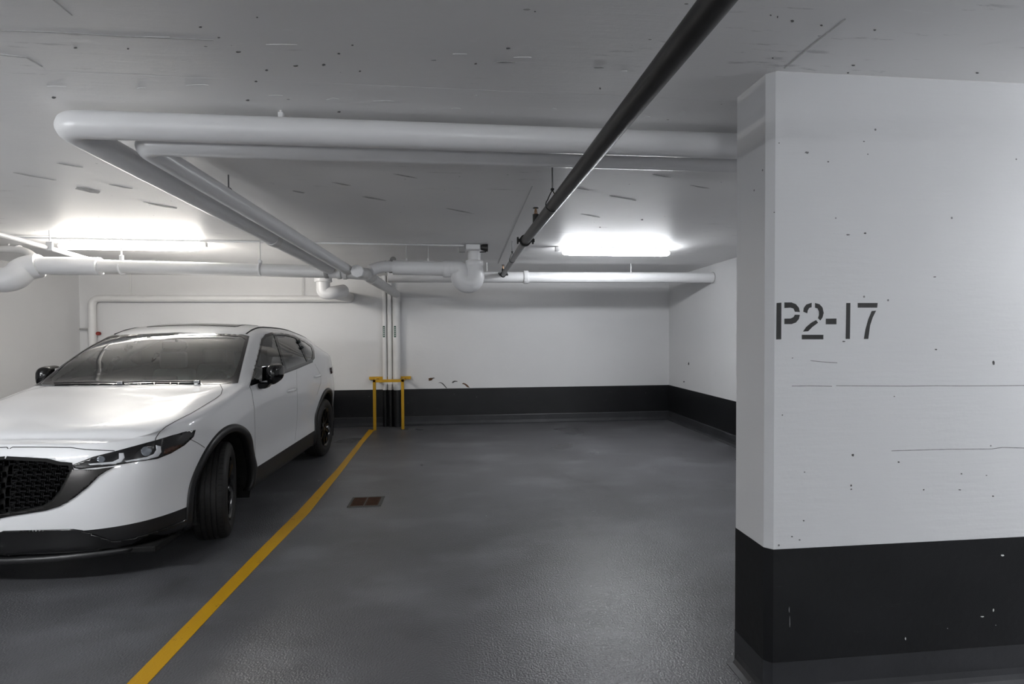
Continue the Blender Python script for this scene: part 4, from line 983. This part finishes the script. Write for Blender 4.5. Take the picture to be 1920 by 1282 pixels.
# wheels
def make_wheel(sd, y_, steer):
    e = thing('wheel', None, None); e.parent = car; e.location = (sd*.795, y_, WR_); e.rotation_euler = (0, 0, steer)
    R, hw = WR_, .112
    bm = bmesh.new()
    prof = [(-.095*1, .245), (-.112, .27), (-.118, .30), (-.108, .335), (-.097, .352), (-.084, .360)]
    grooves = (-.052, -.018, .018, .052)
    tp_ = [(-.084, .360)]
    for g in grooves: tp_ += [(g-.005, .363), (g-.004, .3545), (g+.004, .3545), (g+.005, .363)]
    tp_ += [(.084, .360)]
    prof = prof[:-1]+tp_+[(-u, r_) for u, r_ in prof[::-1][1:]]
    lathe(bm, [(u*sd, r_) for u, r_ in prof], 64); ty = obj('tyre', bm, 'tyre_rubber', e, True, 32)
    bm = bmesh.new()
    for k in range(56):   # sipes on both shoulders
        a = 2*math.pi*k/56
        for s_ in (-1, 1):
            q = [Vector((s_*u, r_*math.cos(a+da), r_*math.sin(a+da))) for u, r_, da in ((.062, .3636, -.006), (.090, .3602, -.004), (.090, .3602, .008), (.062, .3636, .006))]
            bm.faces.new([bm.verts.new(p) for p in q])
    sp = obj('tread_sipes', bm, 'liner_black', ty); sp['kind'] = 'stuff'
    bm = bmesh.new(); lathe(bm, [(u*sd, r_) for u, r_ in ((-.09, .246), (-.08, .235), (.06, .225), (.088, .236), (.098, .248), (.101, .244), (.090, .228), (.07, .218), (-.085, .215))], 48); rim = obj('rim', bm, 'rim_black', e, True, 40)
    for k in range(10):
        a = 2*math.pi*k/10+.1; ca, sa = math.cos(a), math.sin(a); bm = bmesh.new()
        tw = .10 if k % 2 else -.10
        def pt(u, r_, w_, da=0): return Vector((u*sd, r_*math.cos(a+da)-w_*math.sin(a+da), r_*math.sin(a+da)+w_*math.cos(a+da)))
        sec = [[(.078, .05, .020), (.078, .05, -.020), (.045, .05, -.018), (.045, .05, .018)], [(.088, .15, .011), (.088, .15, -.011), (.055, .15, -.010), (.055, .15, .010)], [(.088, .232, .013), (.088, .232, -.013), (.062, .226, -.012), (.062, .226, .012)]]
        rs = [[bm.verts.new(pt(u, r_, w_, tw*(i == 2))) for u, r_, w_ in s_] for i, s_ in enumerate(sec)]
        for p_, q_ in zip(rs, rs[1:]):
            for i in range(4): bm.faces.new((p_[i], p_[(i+1) % 4], q_[(i+1) % 4], q_[i]))
        bm.faces.new(rs[0]); bm.faces.new(rs[-1][::-1]); obj('spoke', bm, 'rim_black', rim)
    bm = bmesh.new(); sweep(bm, [(.03*sd, 0, 0), (.07*sd, 0, 0), (.084*sd, 0, 0), (.086*sd, 0, 0)], [.062, .060, .048, .03], 20); obj('hub', bm, 'rim_black', rim, True, 40)
    bm = bmesh.new(); sweep(bm, [(-.02*sd, 0, 0), (.0, 0, 0)], [.16, .16], 28); obj('brake_disc', bm, 'steel_grey', rim)
    return e
make_wheel(1, 0, math.radians(18)); make_wheel(-1, 0, math.radians(18)); make_wheel(1, 2.70, 0); make_wheel(-1, 2.70, 0)
# cabin
def cabin(name, a, b, mat, bev=.03): return obj(name, bbox(a, b, bev, 3), mat, car, True, 60)
bm = bmesh.new()   # dashboard with rising cowl
pr = [(.36, 1.075), (.50, 1.10), (.72, 1.10), (.80, 1.06), (.80, .70), (.36, .70)]
prism(bm, [Vector((-.70, y_, z_)) for y_, z_ in pr], (1.40, 0, 0)); obj('dashboard', bm, 'interior_grey', car)
cabin('instrument_hood', (.20, .66, 1.08), (.56, .80, 1.15), 'interior_dark'); cabin('centre_screen', (-.14, .70, 1.09), (.14, .73, 1.19), 'frit_black', .008)
bm = bmesh.new()
sw = [Vector((.38+.185*math.cos(a), .92+.05*math.sin(a), 1.04+.175*math.sin(a))) for a in [2*math.pi*k/28 for k in range(29)]]
sweep(bm, sw, .016, 8, False); stw = obj('steering_wheel', bm, 'interior_dark', car, True)
obj('steering_hub', bbox((.30, .89, .99), (.46, .93, 1.08), .02), 'interior_dark', stw)
for sd in (1, -1):
    for sy, row in ((1.32, 0), (2.22, 1)):
        st2 = thing('seat', None, None); st2.parent = car; st2.location = (.38*sd, sy, 0)
        obj('cushion', bbox((-.25, -.30, .45), (.25, .22, .62), .05, 3), 'interior_grey', st2, True, 60)
        bm = bbox((-.24, .14, .60), (.24, .26, 1.20), .05, 3)
        for v_ in bm.verts: v_.co.y += (v_.co.z-.6)*.22; v_.co.x *= 1-.18*max(0, (v_.co.z-.9)/.3)
        obj('backrest', bm, 'interior_grey', st2, True, 60)
        bm = bbox((-.13, .26, 1.21), (.13, .35, 1.38), .035, 3); obj('headrest', bm, 'interior_grey', st2, True, 60)
bm = bmesh.new(); box(bm, (-.11, .93, 1.43), (.11, .955, 1.50)); bmesh.ops.bevel(bm, geom=bm.edges[:], offset=.012, segments=2, affect='EDGES'); obj('rear_view_mirror', bm, 'frit_black', car)
for sd in (1, -1): cabin('sun_visor', (.12*sd if sd > 0 else -.52, 1.02, 1.515), (.52*sd if sd > 0 else -.12, 1.10, 1.53), 'interior_light', .006)
